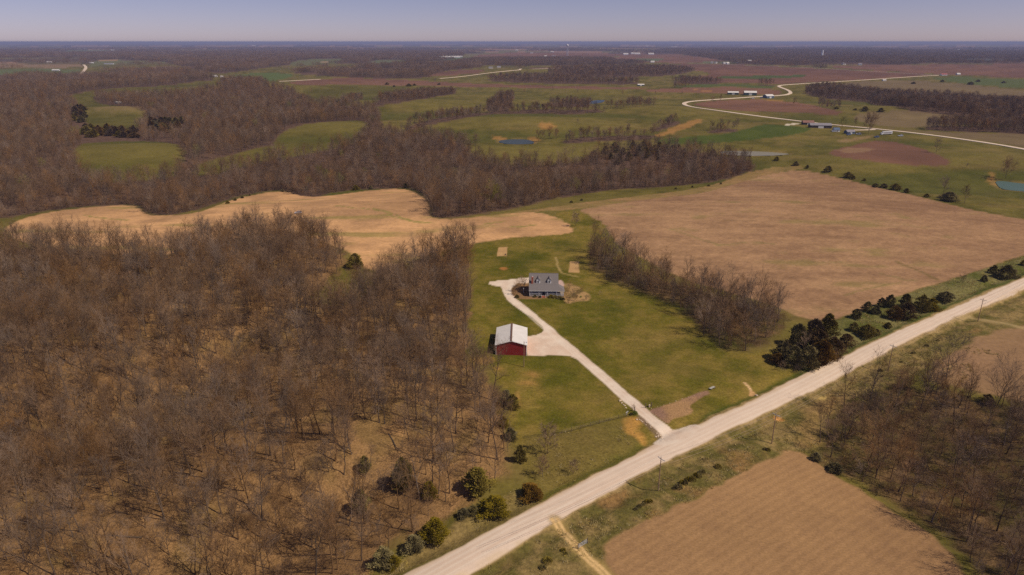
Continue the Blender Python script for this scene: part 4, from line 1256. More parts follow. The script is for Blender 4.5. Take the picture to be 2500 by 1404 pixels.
# --- cedars
def cedar(seed, Ht, r, n=2600, leafs=0.40):
    R = random.Random(seed)
    F_, T_ = MB(), MB()
    T_.tube([Vector((0, 0, -0.3)), Vector((0.05, 0, Ht * 0.5)), Vector((0, 0.05, Ht * 0.92))], [Ht * 0.02, Ht * 0.013, 0.03], 6)
    lob = [(R.uniform(0, 6.28), R.uniform(0.1, 0.25)) for _ in range(4)]
    # a few strong sprays that break the outline
    arms = [(R.uniform(0.03, 0.95), R.uniform(0, 6.28), R.uniform(0.95, 1.38)) for _ in range(44)]
    for k in range(n):
        if k % 3:
            t0, a0, e0 = arms[R.randrange(len(arms))]
            t, a = min(max(t0 + R.gauss(0, 0.035), 0.02), 0.99), a0 + R.gauss(0, 0.2)
            ext = e0
        else:
            t, a, ext = R.random() ** 1.15, R.uniform(0, 6.28), 0.86
        prof = (1 - t ** 1.7) ** 0.75 * min(1, 0.5 + 2.6 * t) + 0.04
        rr = r * prof * (1 + sum(am * math.sin(q * 2 + a * (j + 1)) for j, (q, am) in enumerate(lob)) * 0.5) * ext
        rr *= (R.random() ** 0.28) * R.uniform(0.88, 1.14)
        p = Vector((math.cos(a) * rr, math.sin(a) * rr, Ht * (0.04 + 0.96 * t) + R.uniform(-.15, .15)))
        d = Vector((math.cos(a), math.sin(a), 0.55 + R.uniform(-.3, .5))).normalized()
        L = leafs * R.uniform(0.6, 1.3) * (r / 3) ** 0.4
        s = d.orthogonal().normalized()
        s = rot_about(s, R.uniform(0, 0.6), R.uniform(0, 6.28)) * L * 0.42
        q = d.cross(s).normalized() * L * 0.3
        F_.poly([p - s - d * L * .3, p + s * .6, p + d * L, p - s * .5 + q])
        F_.poly([p - q - d * L * .3, p + q + s * .4, p + d * L * .8])
    return T_.mesh('cedar_trunk', BARK, True), F_.mesh('cedar_crown', [NEEDLE]), Ht
CEDARS = [cedar(1, 6, 2.6), cedar(2, 6, 2.1), cedar(3, 5, 2.9), cedar(4, 7, 2.3)]
CED_B = []
for k in (5, 6):
    t, c, h = cedar(k, 6, 2.7)
    c.materials[0] = NEEDLE_B
    CED_B.append((t, c, h))
def put_cedar(px, py, h, r, lb, grp=None, rust=False, name='cedar_tree'):
    kd = (CED_B if rust else CEDARS)[RNG.integers(2 if rust else 4)]
    x, y, z = P(px, py)
    base_r = {6: 2.5, 5: 2.9, 7: 2.3}[kd[2]]
    e = empty(name, (x, y, z), RNG.uniform(0, 6.28))
    e.scale = (r / base_r, r / base_r, 0.86 * h / kd[2])
    child('trunk', kd[0], e)
    child('crown', kd[1], e)
    return tag(e, lb, 'tree', grp)
CED = [(985, 1192, 11, 3.0, 'tall dark cedar inside the wood, the highest by the road'), (1165, 1203, 9, 4.2, 'broad green cedar with wide crown at the wood corner'), (1206, 1250, 6, 3.6, 'squat cedar nearest the road bank below the broad green one'),
       (1297, 1214, 5.5, 2.8, 'rusty brown round cedar standing alone by the road', True), (1062, 1318, 7.5, 3.1, 'full conical cedar close to the road at bottom'), (1010, 1344, 5, 2.4, 'smaller cedar left of the full conical one near the road'),
       (936, 1380, 6, 2.6, 'lowest cedar at the bottom edge of the wood'), (962, 1382, 4, 1.6, 'little cedar touching the lowest one at the bottom'), (882, 1250, 8, 2.4, 'faint slim cedar deep inside the wood at bottom left'),
       (1048, 1215, 6, 2.0, 'thin yellowish cedar half hidden among bare trees'), (893, 1152, 6, 2.0, 'dim cedar among bare trunks left of the tallest one'), (1155, 1254, 3, 1.5, 'low cedar bush left of the squat one'), (1133, 1262, 3, 1.6, 'lowest cedar bush on the bank left of the squat cedar'),
       (1236, 986, 6, 2.4, 'left of a pair of cedars on the lawn edge below the barn'), (1252, 996, 6, 2.2, 'right of a pair of cedars on the lawn edge below the barn'), (1228, 1040, 4, 1.7, 'small cedar on the wood edge under the pair'),
       (1247, 1072, 4.5, 1.9, 'dark grey cedar on the wood edge by the lawn corner'), (1270, 1128, 6.5, 1.6, 'narrow olive cedar beside the lone bare tree'), (868, 652, 9, 4.0, 'lone round cedar in the gap at the top of the left wood'),
       (2066, 842, 6, 3.1, 'rounded rusty cedar right of the large roadside clump', True), (2115, 820, 6.5, 3.0, 'dark pointed cedar by the road next to the rusty one'), (2084, 808, 4.5, 1.9, 'small cedar behind the rusty rounded one'), (2140, 816, 3.5, 1.7, 'low cedar right of the dark pointed one'),
       (2168, 797, 3, 1.5, 'tiny cedar alone on the verge nearest the road'), (2090, 777, 5, 2.3, 'first cedar of the line on the stubble field edge'), (2117, 760, 5.5, 2.0, 'second cedar of the line on the stubble field edge'), (2138, 766, 4.5, 1.9, 'low cedar in front of the field edge line'),
       (2150, 748, 5, 2.0, 'third cedar of the line on the stubble field edge'), (2172, 750, 7, 2.6, 'tall cedar before the brown clump on the field edge'), (2182, 778, 7, 2.8, 'leftmost rusty cedar of the second roadside clump', True), (2210, 776, 8.5, 3.3, 'largest rusty cedar in the middle of the second clump', True),
       (2208, 752, 8, 3.4, 'green cedar at the back of the second clump'), (2250, 757, 9, 3.0, 'spiky dark cedar at the right of the second clump'), (2274, 756, 7, 3.0, 'last cedar on the right of the second clump'), (2308, 733, 5.5, 3.4, 'flat topped cedar alone beyond the second clump'),
       (2402, 687, 4, 1.5, 'narrow little cedar left of the big far one'), (2425, 667, 5, 2.0, 'cedar leaning on the big far one at right edge'), (2456, 678, 8.5, 4.4, 'big round black green cedar at the right edge above the road'), (2500, 648, 4, 2.0, 'cedar cut by the right edge of the picture'),
       (1992, 1125, 3.2, 1.7, 'left of two dark cedar bushes on the crop field corner'), (2038, 1152, 3.6, 2.0, 'right of two dark cedar bushes on the crop field corner'), (2410, 985, 4, 2.0, 'dark cedar below the spreading tree at right edge'),
       (2022, 420, 7, 4.4, 'dark cedar at the far corner of the stubble field'), (1943, 404, 5, 3.0, 'small cedar left of the stubble field corner'), (1971, 411, 4, 2.0, 'tiny cedar on the stubble field corner'), (2070, 434, 6.5, 4.0, 'cedar on the far field edge with a smaller one beside it'),
       (2083, 438, 4, 2.0, 'smaller cedar touching another on the far field edge'), (2110, 442, 3, 1.8, 'little round cedar midway on the far field edge'), (2137, 457, 4, 2.4, 'first of four cedars in a row on the far field edge'), (2157, 459, 4.5, 3.0, 'second of four cedars in a row on the far field edge'),
       (2185, 464, 6.5, 4.2, 'third and largest of four cedars on the far field edge'), (2212, 471, 4.5, 3.0, 'last of four cedars in a row on the far field edge'), (2262, 482, 3.5, 2.2, 'low dark cedar bush on the far field edge'), (2317, 491, 8.5, 6.0, 'broad black cedar on the far field edge by two bare trees'), (1896, 393, 5.5, 3.0, 'cedar right of the middle wood below the pale pond')]
for c in CED:
    put_cedar(c[0], c[1], c[2], c[3], c[4], None, len(c) > 5)
for px, py, h, r, rust in [(1908, 878, 9, 3.4, 0), (1936, 893, 9.5, 3.6, 0), (1972, 894, 10.5, 3.8, 0), (2004, 884, 11, 4.0, 1), (2030, 868, 10, 3.6, 1), (1945, 845, 11, 3.8, 0), (1985, 830, 10.5, 4.0, 1), (2020, 818, 11, 4.0, 0), (1995, 855, 10, 3.6, 1), (1898, 888, 5, 2.2, 1)]:
    put_cedar(px, py, h, r, 'tall cedar packed in the big dark clump beside the road', 'cedars of the big roadside clump', bool(rust))
for px, py in [(1478, 375), (1500, 372), (1520, 378), (1545, 366), (1560, 372), (1572, 364), (1585, 368), (1598, 372), (1610, 366), (1625, 370), (1640, 376), (1490, 390), (1535, 392), (1580, 385), (1605, 390), (1655, 378), (1670, 385), (1510, 400), (1700, 390), (1450, 385), (1740, 386), (1560, 380), (1590, 379)]:
    put_cedar(px, py, RNG.uniform(8, 13), RNG.uniform(3, 5), 'dark cedar along the back edge of the middle wood', 'cedars behind the middle wood')
_cl2 = [(184 + 6 * (k % 5) + RNG.uniform(-4, 4), 272 + 12 * (k // 5) + RNG.uniform(-5, 5)) for k in range(14)] + [(206 + 11 * (k % 12) + RNG.uniform(-5, 5), 322 + 10 * (k // 12) + RNG.uniform(-4, 4)) for k in range(24)] + [(368 + 12 * (k % 7) + RNG.uniform(-5, 5), 302 + 9 * (k // 7) + RNG.uniform(-4, 4)) for k in range(19)]
for px, py in _cl2:
    put_cedar(px, py, RNG.uniform(8, 13), RNG.uniform(4, 6), 'dark cedar round the small clearing in the far left wood', 'cedars round the far left clearing', RNG.random() < .5)
for px, py, s in [(690, 468, 2), (720, 466, 3), (745, 464, 3.5), (868, 464, 4), (905, 462, 3), (990, 459, 4), (1395, 495, 1.5), (1420, 490, 1.5), (1650, 462, 1.5), (1760, 450, 1.5), (1690, 458, 1.5), (1730, 455, 1.6), (575, 490, 2), (592, 484, 1.6), (610, 478, 1.6), (556, 497, 2)]:
    put_cedar(px, py, s * 1.3, s * 0.75, 'tiny dark cedar seedling along the edge of the middle wood', 'cedar seedlings by the middle wood')
for px, py, s in [(945, 207, 6), (998, 211, 7), (1012, 209, 5), (1072, 207, 5), (962, 212, 4), (2042, 266, 4), (2088, 269, 3), (2112, 271, 7), (2150, 273, 6), (2230, 205, 6), (2300, 200, 6), (2370, 207, 8), (2388, 200, 7), (2450, 203, 6)]:
    put_cedar(px, py, s * 1.2, s, 'dark round bush far out on the open pasture', 'dark bushes on the far pasture')

# brush rows beside the crop field
SHR = MB()
def leafy(seed, n, rx, rz, L):
    R = random.Random(seed)
    m = MB()
    for k in range(n):
        a, t = R.uniform(0, 6.28), R.random()
        rr = rx * math.sqrt(max(0, 1 - (t * 1.0) ** 2)) * R.random() ** 0.4
        p = Vector((math.cos(a) * rr, math.sin(a) * rr, 0.05 + rz * t * R.uniform(0.8, 1.1)))
        d = Vector((math.cos(a) * .7 + R.uniform(-.5, .5), math.sin(a) * .7 + R.uniform(-.5, .5), 0.6)).normalized()
        s = rot_about(d.orthogonal().normalized(), R.uniform(0, 1), R.uniform(0, 6)) * L * .5
        m.poly([p - s, p + d * L * .4 + s * .3, p + d * L, p + s])
    return m
LEAFY_G = leafy(3, 420, 1.0, 1.1, 0.28).mesh('shrub_leaves', SHRUB_G)
LEAFY_Y = leafy(4, 420, 1.0, 1.1, 0.28).mesh('shrub_leaves', SHRUB_Y)
LEAFY_D = leafy(5, 420, 1.0, 1.1, 0.28).mesh('shrub_leaves', NEEDLE)
STEM = MB()
for k in range(5):
    STEM.tube([Vector((0, 0, -.2)), Vector((math.cos(k * 1.26) * .4, math.sin(k * 1.26) * .4, .7))], [.04, .015], 4)
STEM_M = STEM.mesh('shrub_stems', BARK)
def shrub(px, py, r, h, lb, leaf=None, grp=None):
    x, y, z = P(px, py)
    e = empty('shrub', (x, y, z), RNG.uniform(0, 6.28))
    e.scale = (r, r, h)
    child('stem', STEM_M, e)
    child('foliage', leaf or LEAFY_G, e)
    return tag(e, lb, 'shrub', grp)
def bare_bush(px, py, s, lb, grp=None):
    x, y, z = P(px, py)
    e = empty('bare_bush', (x, y, z), RNG.uniform(0, 6.28), s)
    child('stem', BUSH[0], e)
    child('twigs', BUSH[1], e)
    return tag(e, lb, 'shrub', grp)
for a in np.linspace(0, 1, 9):
    shrub(1648 + a * 66, 1192 - a * 34 + RNG.uniform(-3, 3), RNG.uniform(.7, 1.2), RNG.uniform(.8, 1.3), 'dark low brush in the row between power poles and crop field', LEAFY_D, 'brush row by the crop field')
for a in np.linspace(0, 1, 5):
    shrub(1552 + a * 36, 1242 - a * 18 + RNG.uniform(-3, 3), RNG.uniform(.5, .9), RNG.uniform(.6, 1.0), 'short dark brush row left of the first power pole', LEAFY_D, 'short brush row on the verge')
for px, py, r in [(1753, 1142, 1.1), (1336, 1372, 1.2), (1325, 1388, 0.9), (1375, 1345, 0.7), (1380, 1352, .6), (1868, 1098, .7), (1875, 1100, .8), (2150, 905, .8), (2230, 862, .8), (2262, 845, .9), (2290, 832, .7), (2200, 885, .6)]:
    shrub(px, py, r, r * 0.9, 'small dark weed clump on the rough roadside verge', LEAFY_D, 'weed clumps on the verge')

# tufts of dead tall grass on the rough ground
STRAW = mat('straw', A(216, 184, 122), 0.95, 0.3, 3.0, rnd=0.25, c2=A(168, 146, 78))
TUFTS = bpy.data.collections.new('tuft_forms')
for k in range(3):
    R_ = random.Random(300 + k)
    m = MB()
    for j in range(22):
        a, d_, l_ = R_.uniform(0, 6.28), R_.random() ** .6 * .7, R_.uniform(.2, .55)
        p0 = Vector((math.cos(a) * d_, math.sin(a) * d_, -.05))
        p1 = p0 + Vector((R_.uniform(-.25, .25), R_.uniform(-.25, .25), l_))
        u = Vector((math.cos(a + 1.57), math.sin(a + 1.57), 0)) * R_.uniform(.03, .07)
        m.poly([p0 - u, p0 + u, p1 + u * .4, p1 - u * .4])
    TUFTS.objects.link(bpy.data.objects.new('tuft_%02d' % k, m.mesh('grass_tuft', STRAW)))
tx, ty = RNG.uniform(-60, 330, 60000), RNG.uniform(115, 430, 60000)
ul = road_lat(tx, ty)
onroad = inside(ROAD_P, tx, ty) | inside(DRV, tx, ty)
zone = ((ul < -6.0) & (ul > -32) & (tx < 190) & ~inside(F_CROP, tx, ty)) | ((ul > 6.0) & (ul < 13) & ~inside(F_LAWN, tx, ty)) | ((ul > 5.6) & (ul < 22) & (tx > 150) & ~inside(F_STUB, tx, ty))
zone |= inside(wpoly([(1270, 1075), (1440, 1045), (1530, 1025), (1570, 1080), (1400, 1180), (1320, 1215)]), tx, ty) & (RNG.random(tx.size) < .45)
zone &= ~onroad & in_view(tx, ty, 1.05) & (fbm(tx, ty, 7, 2, 181) > 0.46)
tx, ty = tx[zone][:14000], ty[zone][:14000]
n = len(tx)
scatter('tall_grass', 'dead straw coloured tall grass on the rough roadside banks', np.stack([tx, ty, Z(tx, ty)], 1), RNG.integers(0, 3, n), np.stack([np.zeros(n), np.zeros(n), RNG.uniform(0, 6.28, n)], 1), RNG.uniform(.5, 1.15, n), TUFTS)

# ------------------------------------------------------------------ the red barn
RED = mat('red_siding', A(150, 52, 48) * np.array([1, .9, .95]), 0.55, 0.08, 0.8)
WHITE_ROOF = mat('white_metal_roof', (0.86, 0.84, 0.80), 0.5, 0.05, 0.4, spec=0.3)
WHITE = mat('white_paint', A(222, 212, 206), 0.6, 0.04, 1.0)
RIDGE = mat('ridge_vent', A(112, 84, 68), 0.7, 0.1, 1.0)
bx, by, bz = P(1248, 867)
bz = float(np.max(Z(np.array([bx - 6, bx + 6, bx]), np.array([by, by, by + 16])))) 
barn = empty('red_barn', (bx, by, bz), math.radians(-1.1))
tag(barn, 'red metal barn with white gable roof beside the driveway', 'barn')
W2, BL, EH, RH = 5.85, 16.5, 3.75, 5.45
for nm, y0, sg in (('front_wall', 0, -1), ('back_wall', BL, 1)):
    m = MB()
    m.slab([(-W2, y0, -1.2), (W2, y0, -1.2), (W2, y0, EH), (0, y0, RH), (-W2, y0, EH)] if sg < 0 else [(W2, y0, -1.2), (-W2, y0, -1.2), (-W2, y0, EH), (0, y0, RH), (W2, y0, EH)], 0.15)
    for k in range(1, 39):       # siding ribs
        x = -W2 + k * 0.3
        top = EH + (RH - EH) * (1 - abs(x) / W2) - 0.05
        yy = y0 + sg * 0.0
        m.box(x - .02, x + .02, min(yy, yy + sg * .03), max(yy, yy + sg * .03), -1.1, top)
    m.obj(nm, RED, barn)
for nm, x0, sg in (('side_wall', -W2, -1), ('side_wall', W2, 1)):
    m = MB()
    m.box(x0 - 0.13 if sg > 0 else x0, x0 if sg > 0 else x0 + 0.13, 0.16, BL - 0.16, -1.2, EH - .02)
    for k in range(1, 54):
        y = k * 0.305
        m.box(min(x0, x0 + sg * .03), max(x0, x0 + sg * .03), y - .02, y + .02, -1.1, EH - .06)
    m.obj(nm, RED, barn)
for sg in (-1, 1):
    m = MB()
    e0, e1 = -0.3, BL + 0.3
    sl = (RH - EH) / W2
    xo = sg * (W2 + 0.4)
    zo = EH - sl * 0.4 + 0.14
    pts = [(xo, e0, zo), (xo, e1, zo), (0, e1, RH + 0.14), (0, e0, RH + 0.14)]
    m.slab(pts if sg < 0 else pts[::-1], 0.1)
    rp = m.obj('roof_panel', WHITE_ROOF, barn)
    m = MB()
    for k in range(1, 19):
        y = e0 + k * (e1 - e0) / 19
        a, b_ = Vector((xo, y, zo + .02)), Vector((sg * .25, y, RH + .13))
        m.tube([a, b_], [.022, .022], 4)
    m.obj('roof_seams', WHITE_ROOF, rp)
m = MB()
m.box(-.34, .34, -.32, BL + .32, RH + .08, RH + .34)
m.obj('ridge_cap', RIDGE, barn)
for x in (-W2, W2):
    for y in (0, BL):
        m = MB()
        m.box(x - .1, x + .1, y - .1, y + .1, -1.2, EH - .1)
        m.obj('corner_trim', WHITE, barn)
for sg in (-1, 1):
    m = MB()
    m.tube([Vector((sg * (W2 + .4), -.3, EH - .03)), Vector((0, -.3, RH + .05))], [.09, .09], 4)
    m.obj('gable_trim', WHITE, barn)
m = MB()
m.box(W2 + .04, W2 + .12, 3.5, 7.5, 0, 3.2)
dr = m.obj('sliding_door', RED, barn)
m = MB()
m.box(W2 + .12, W2 + .16, 3.45, 3.6, 0, 3.2); m.box(W2 + .12, W2 + .16, 7.4, 7.55, 0, 3.2); m.box(W2 + .12, W2 + .16, 3.45, 7.55, 3.1, 3.25)
m.obj('door_trim', WHITE, dr)
m = MB()
m.box(W2 + .04, W2 + .1, 10, 11, 0, 2.1)
m.obj('walk_door', WHITE, barn)

# ------------------------------------------------------------------ the house
SHINGLE = mat('grey_shingles', A(120, 109, 102), 0.9, 0.12, 3.0)
SIDING = mat('grey_siding', A(186, 176, 164), 0.8, 0.05, 1.0)
DARKGL = mat('window_glass', (0.02, 0.022, 0.028), 0.15, 0.1, 1.0, spec=0.5)
BRICK = mat('brick', A(170, 96, 72), 0.9, 0.2, 6.0)
DECK = mat('porch_deck', A(150, 132, 116), 0.9, 0.1, 2.0)
CONC = mat('concrete_flue', A(214, 200, 190), 0.9, 0.05, 2.0)
hx, hy, hz = P(1327, 719)
house = empty('farmhouse', (hx, hy, hz - 0.05), math.radians(-1.5))
tag(house, 'grey roofed farmhouse with two dormers, brick chimney and front porch', 'house')
m = MB()
m.box(-6.5, 6.5, 0, 9.6, -1.0, 4.6)
m.poly([(-6.5, 0, 4.6), (-6.5, 4.8, 8.7), (-6.5, 9.6, 4.6)][::-1]); m.poly([(6.5, 0, 4.6), (6.5, 4.8, 8.7), (6.5, 9.6, 4.6)])
m.obj('wall', SIDING, house)
rf = MB()
rf.slab([(-6.95, -.25, 4.75), (6.95, -.25, 4.75), (6.95, 4.8, 9.05), (-6.95, 4.8, 9.05)], .18)
rf.slab([(-6.95, 4.8, 9.05), (6.95, 4.8, 9.05), (6.95, 10.0, 4.6), (-6.95, 10.0, 4.6)], .18)
roof = rf.obj('roof', SHINGLE, house)
rf = MB()
rf.box(-6.95, 6.95, 4.68, 4.92, 9.0, 9.1)
rf.obj('ridge_cap', SHINGLE, roof)
pr = MB()
pr.slab([(-6.95, -3.1, 3.05), (9.7, -3.1, 3.05), (6.4, 0.1, 4.98), (-6.95, 0.1, 4.98)], .14)
pr.slab([(9.7, -3.1, 3.05), (9.7, 2.6, 3.05), (6.5, 2.6, 4.9), (6.4, 0.1, 4.98)], .14)
porch_roof = pr.obj('porch_roof', SHINGLE, house)
pr = MB()
pr.box(-6.95, 9.7, -3.14, -3.04, 2.78, 3.0); pr.box(9.6, 9.7, -3.04, 2.6, 2.78, 3.0)
pr.obj('fascia', WHITE, porch_roof)
pd = MB()
pd.box(-6.7, 9.4, -2.9, -0.02, -0.8, 0.55); pd.box(6.52, 9.4, 0, 2.5, -0.8, 0.55)
pd.obj('porch_deck', DECK, house)
for x, y in [(-6.55, -2.8), (-2.2, -2.8), (1.7, -2.8), (6.1, -2.8), (9.25, -2.8), (9.25, 2.3)]:
    m = MB(); m.box(x - .1, x + .1, y - .1, y + .1, .55, 2.8); m.obj('porch_post', WHITE, house)
for x0, x1 in [(-6.45, -2.3), (-2.1, -1.0), (0.9, 1.6), (1.8, 6.0), (6.2, 9.15)]:
    m = MB()
    m.box(x0, x1, -2.84, -2.76, 1.35, 1.45); m.box(x0, x1, -2.83, -2.77, .65, .72)
    k = x0 + .2
    while k < x1 - .1:
        m.box(k - .02, k + .02, -2.82, -2.78, .72, 1.35); k += .22
    m.obj('railing', WHITE, house)
m = MB()
for k in range(4):
    m.box(-1.0, .9, -2.92 - .35 * (k + 1), -2.92 - .35 * k, -.9, .4 - .16 * k)
m.obj('steps', BRICK, house)
for sx in (-1.0, .85):
    m = MB(); m.box(sx - .06, sx + .06, -4.3, -4.2, -.3, 1.0); m.box(sx - .05, sx + .05, -4.3, -2.9, .9, 1.0); m.obj('stair_rail', WHITE, house)
def window(par, x, y, z, w, h, name='window', ax='x', trim=WHITE):
    m = MB()
    t = 0.09
    m.box(x - w / 2 - t, x + w / 2 + t, y - .07, y - .01, z - t, z); m.box(x - w / 2 - t, x + w / 2 + t, y - .07, y - .01, z + h, z + h + t)
    m.box(x - w / 2 - t, x - w / 2, y - .07, y - .01, z, z + h); m.box(x + w / 2, x + w / 2 + t, y - .07, y - .01, z, z + h); m.box(x - w / 2, x + w / 2, y - .06, y - .015, z + h / 2 - .03, z + h / 2 + .03)
    wi = m.obj(name, trim, par)
    m = MB(); m.box(x - w / 2, x + w / 2, y - .03, y - .005, z, z + h); m.obj('pane', DARKGL, wi)
for x in (-4.8, -3.0, 2.6, 4.6):
    window(house, x, -.0, 1.2, 1.1, 1.5)
m = MB(); m.box(-.55, .5, -.08, -.01, .56, 2.65); dd = m.obj('front_door', mat('door_paint', (.06, .05, .05), .5), house)
m = MB(); m.box(.3, .38, -.13, -.08, 1.5, 1.6); m.obj('handle', WHITE, dd)
for x in (-2.55, 2.65):
    d = MB()
    y0, zb, zt = 0.55, 5.2, 7.15
    d.box(x - .85, x + .85, y0, y0 + 2.6, zb - .4, zt)
    d.poly([(x - .85, y0, zt), (x + .85, y0, zt), (x, y0, zt + .95)])
    dm = d.obj('dormer', WHITE, house)
    d = MB()
    d.slab([(x - 1.05, y0 - .22, zt - .2), (x, y0 - .22, zt + 1.02), (x, y0 + 3.6, zt + 1.02), (x - 1.05, y0 + 2.4, zt - .2)][::-1], .1)
    d.slab([(x, y0 - .22, zt + 1.02), (x + 1.05, y0 - .22, zt - .2), (x + 1.05, y0 + 2.4, zt - .2), (x, y0 + 3.6, zt + 1.02)][::-1], .1)
    d.obj('dormer_roof', SHINGLE, dm)
    window(dm, x, y0, zb + .55, .7, 1.05, 'dormer_window')
m = MB(); m.box(-5.75, -4.95, .3, 1.1, 4.5, 8.3); ch = m.obj('chimney', BRICK, house)
m = MB(); m.box(-5.85, -4.85, .2, 1.2, 8.3, 8.5); m.obj('chimney_crown', BRICK, ch)
m = MB(); m.tube([Vector((-5.35, .7, 8.5)), Vector((-5.35, .7, 8.95))], [.22, .2], 8, cap=True); m.obj('flue', CONC, ch)

# planting round the house
for px, py, s, lb in [(1262, 712, .95, 'bare brown bush left of the house by the drive'), (1280, 704, 1.0, 'tall bare bush against the left end of the house'), (1272, 700, .9, 'bare bush behind the others left of the house'), (1255, 720, .75, 'low bare bush at the bend of the drive'),
                      (1390, 706, .7, 'dark bare bush off the right porch corner'), (1398, 728, .8, 'reddish bare bush in the rough bed right of the house'), (1388, 740, .6, 'low grey bush at the bed edge right of the house'), (1420, 712, .45, 'small bare bush at the back of the rough bed'),
                      (1465, 721, .4, 'small dark bush alone on the lawn right of the bed'), (2350, 690, .8, 'low bare bush on the field edge above the road'), (1545, 1004, .45, 'bare bush on the left of the drive entrance'),
                      (1915, 872, 1.1, 'bare tangled bush in the left part of the big cedar clump'), (1962, 858, 1.3, 'bare tangled bush in the middle of the big cedar clump'), (2040, 884, .9, 'bare tangled bush at the right foot of the big cedar clump'), (1405, 735, .6, 'brown bush at the front of the rough bed right of the house'), (1410, 722, .5, 'twiggy bush in the middle of the rough bed'), (1384, 722, .6, 'bare bush close to the right porch end'), (1430, 733, .4, 'low twiggy bush at the far tip of the rough bed'), (1910, 905, .7, 'purple brown bush at the foot of the big cedar clump'), (1945, 908, .6, 'straw coloured low bush beside the cedar clump')]:
    bare_bush(px, py, s, lb)
for px, py, r, h, lf, lb in [(1262, 727, 1.1, 1.2, LEAFY_G, 'olive shrub in the bed left of the house'), (1345, 727, 1.2, 1.3, LEAFY_D, 'dark green shrub right of the porch steps'), (1355, 728, 1.3, 1.2, LEAFY_D, 'dark green shrub in the middle of the porch hedge'), (1366, 729, 1.2, 1.1, LEAFY_D, 'dark green shrub at the right of the porch hedge'),
                             (1374, 732, 1.2, 0.9, LEAFY_G, 'rounded shrub at the right porch corner'), (1306, 726, .9, 1.0, LEAFY_G, 'brown green shrub before the left porch window'), (1318, 727, .7, .8, LEAFY_G, 'small shrub left of the porch steps'), (1418, 726, .5, .6, LEAFY_Y, 'bright green tuft in the rough bed right of the house'),
                             (1551, 1011, .9, .9, LEAFY_Y, 'bright green shrub at the drive entrance'), (1541, 1013, .6, .7, LEAFY_G, 'small green shrub beside the white signs at the drive')]:
    shrub(px, py, r, h, lb, lf)

# ------------------------------------------------------------------ poles and wires
POLE = mat('weathered_pole', A(150, 118, 92), 0.9, 0.2, 1.5)
STEEL = mat('galvanised', A(190, 184, 180), 0.5, 0.05, 2.0, metal=0.2)
WIRE = mat('wire', A(176, 150, 128), 0.6, 0.05)
PX = [(1607, 1198), (1884, 1083), (2168, 905), (2387, 785)]
pp = [P(*q) for q in PX]
v0 = (pp[0][0] - (pp[1][0] - pp[0][0]), pp[0][1] - (pp[1][1] - pp[0][1]))
pp = [(v0[0], v0[1], float(Z(*v0)))] + pp
v9 = (2 * pp[-1][0] - pp[-2][0], 2 * pp[-1][1] - pp[-2][1])
pp.append((v9[0], v9[1], float(Z(*v9))))
PLABS = ['utility pole by the road below the bottom edge', 'utility pole beside the brush row left of the crop field', 'utility pole with crossarm near the orange soil patch', 'utility pole above the lower right thicket', 'farthest utility pole beside the field entrance at right', 'utility pole beyond the right edge']
arms_ = []
PH = 10.6
for k, (x, y, z) in enumerate(pp):
    j, j2 = max(k - 1, 0), min(k + 1, len(pp) - 1)
    rz = math.atan2(pp[j2][1] - pp[j][1], pp[j2][0] - pp[j][0])
    ca, sa = math.cos(rz), math.sin(rz)
    offs = [(-1.1, PH - .35), (1.1, PH - .35), (0.0, PH + .35), (0.0, PH - 2.6)]
    arms_.append([Vector((x - sa * o, y + ca * o, z + h)) for o, h in offs])
    if k in (0, 5):
        continue
    e = empty('utility_pole', (x, y, z), rz)
    m = MB(); m.tube([Vector((0, 0, -1)), Vector((0, 0, PH))], [.17, .11], 8, cap=True); m.obj('pole', POLE, e)
    m = MB(); m.box(.12, .24, -1.3, 1.3, PH - .65, PH - .5); m.obj('crossarm', STEEL, e)
    for o in (-1.1, 1.1):
        m = MB(); m.tube([Vector((.18, o, PH - .5)), Vector((.18, o, PH - .3))], [.06, .04], 6, cap=True); m.obj('insulator', STEEL, e)
    m = MB(); m.tube([Vector((0, 0, PH)), Vector((0, 0, PH + .35))], [.06, .04], 6, cap=True); m.obj('insulator', STEEL, e)
    m = MB(); m.tube([Vector((.16, -.8, PH - .6)), Vector((.14, 0, PH - 1.3)), Vector((.16, .8, PH - .6))], [.03, .03, .03], 4); m.obj('brace', STEEL, e)
    tag(e, PLABS[k], 'utility pole')
SPAN = ['from the bottom edge to the first roadside pole', 'between the first and second roadside poles', 'between the second and third roadside poles', 'between the third and fourth roadside poles', 'from the farthest roadside pole to the right edge']
for k in range(len(pp) - 1):
    for w in range(4):
        a, b_ = arms_[k][w], arms_[k + 1][w]
        pts = [a.lerp(b_, t) - Vector((0, 0, 4 * 0.9 * t * (1 - t))) for t in np.linspace(0, 1, 11)]
        m = MB(); m.tube(pts, [.022] * 11, 4)
        tag(m.obj('power_line', WIRE), 'thin overhead wire ' + SPAN[k], 'wire', 'overhead wires ' + SPAN[k])
x, y, z = P(1279, 896)
e = empty('yard_light_pole', (x, y, z), 0)
m = MB(); m.tube([Vector((0, 0, -1)), Vector((0, 0, 10.4))], [.16, .11], 8, cap=True); m.obj('pole', POLE, e)
m = MB(); m.tube([Vector((0, 0, 9.8)), Vector((.5, .1, 10.1)), Vector((.9, .2, 10.1))], [.04, .04, .04], 5); m.obj('arm', STEEL, e)
m = MB(); m.tube([Vector((.9, .2, 10.15)), Vector((.9, .2, 9.85))], [.12, .22], 8, cap=True); m.obj('lamp_head', STEEL, e)
tag(e, 'tall wooden yard light pole in front of the red barn', 'light pole')
x, y, z = P(1278, 716)
e = empty('lamp_post', (x, y, z))
m = MB(); m.tube([Vector((0, 0, -.3)), Vector((0, 0, 2.2))], [.06, .05], 6, cap=True); m.obj('post', WHITE, e)
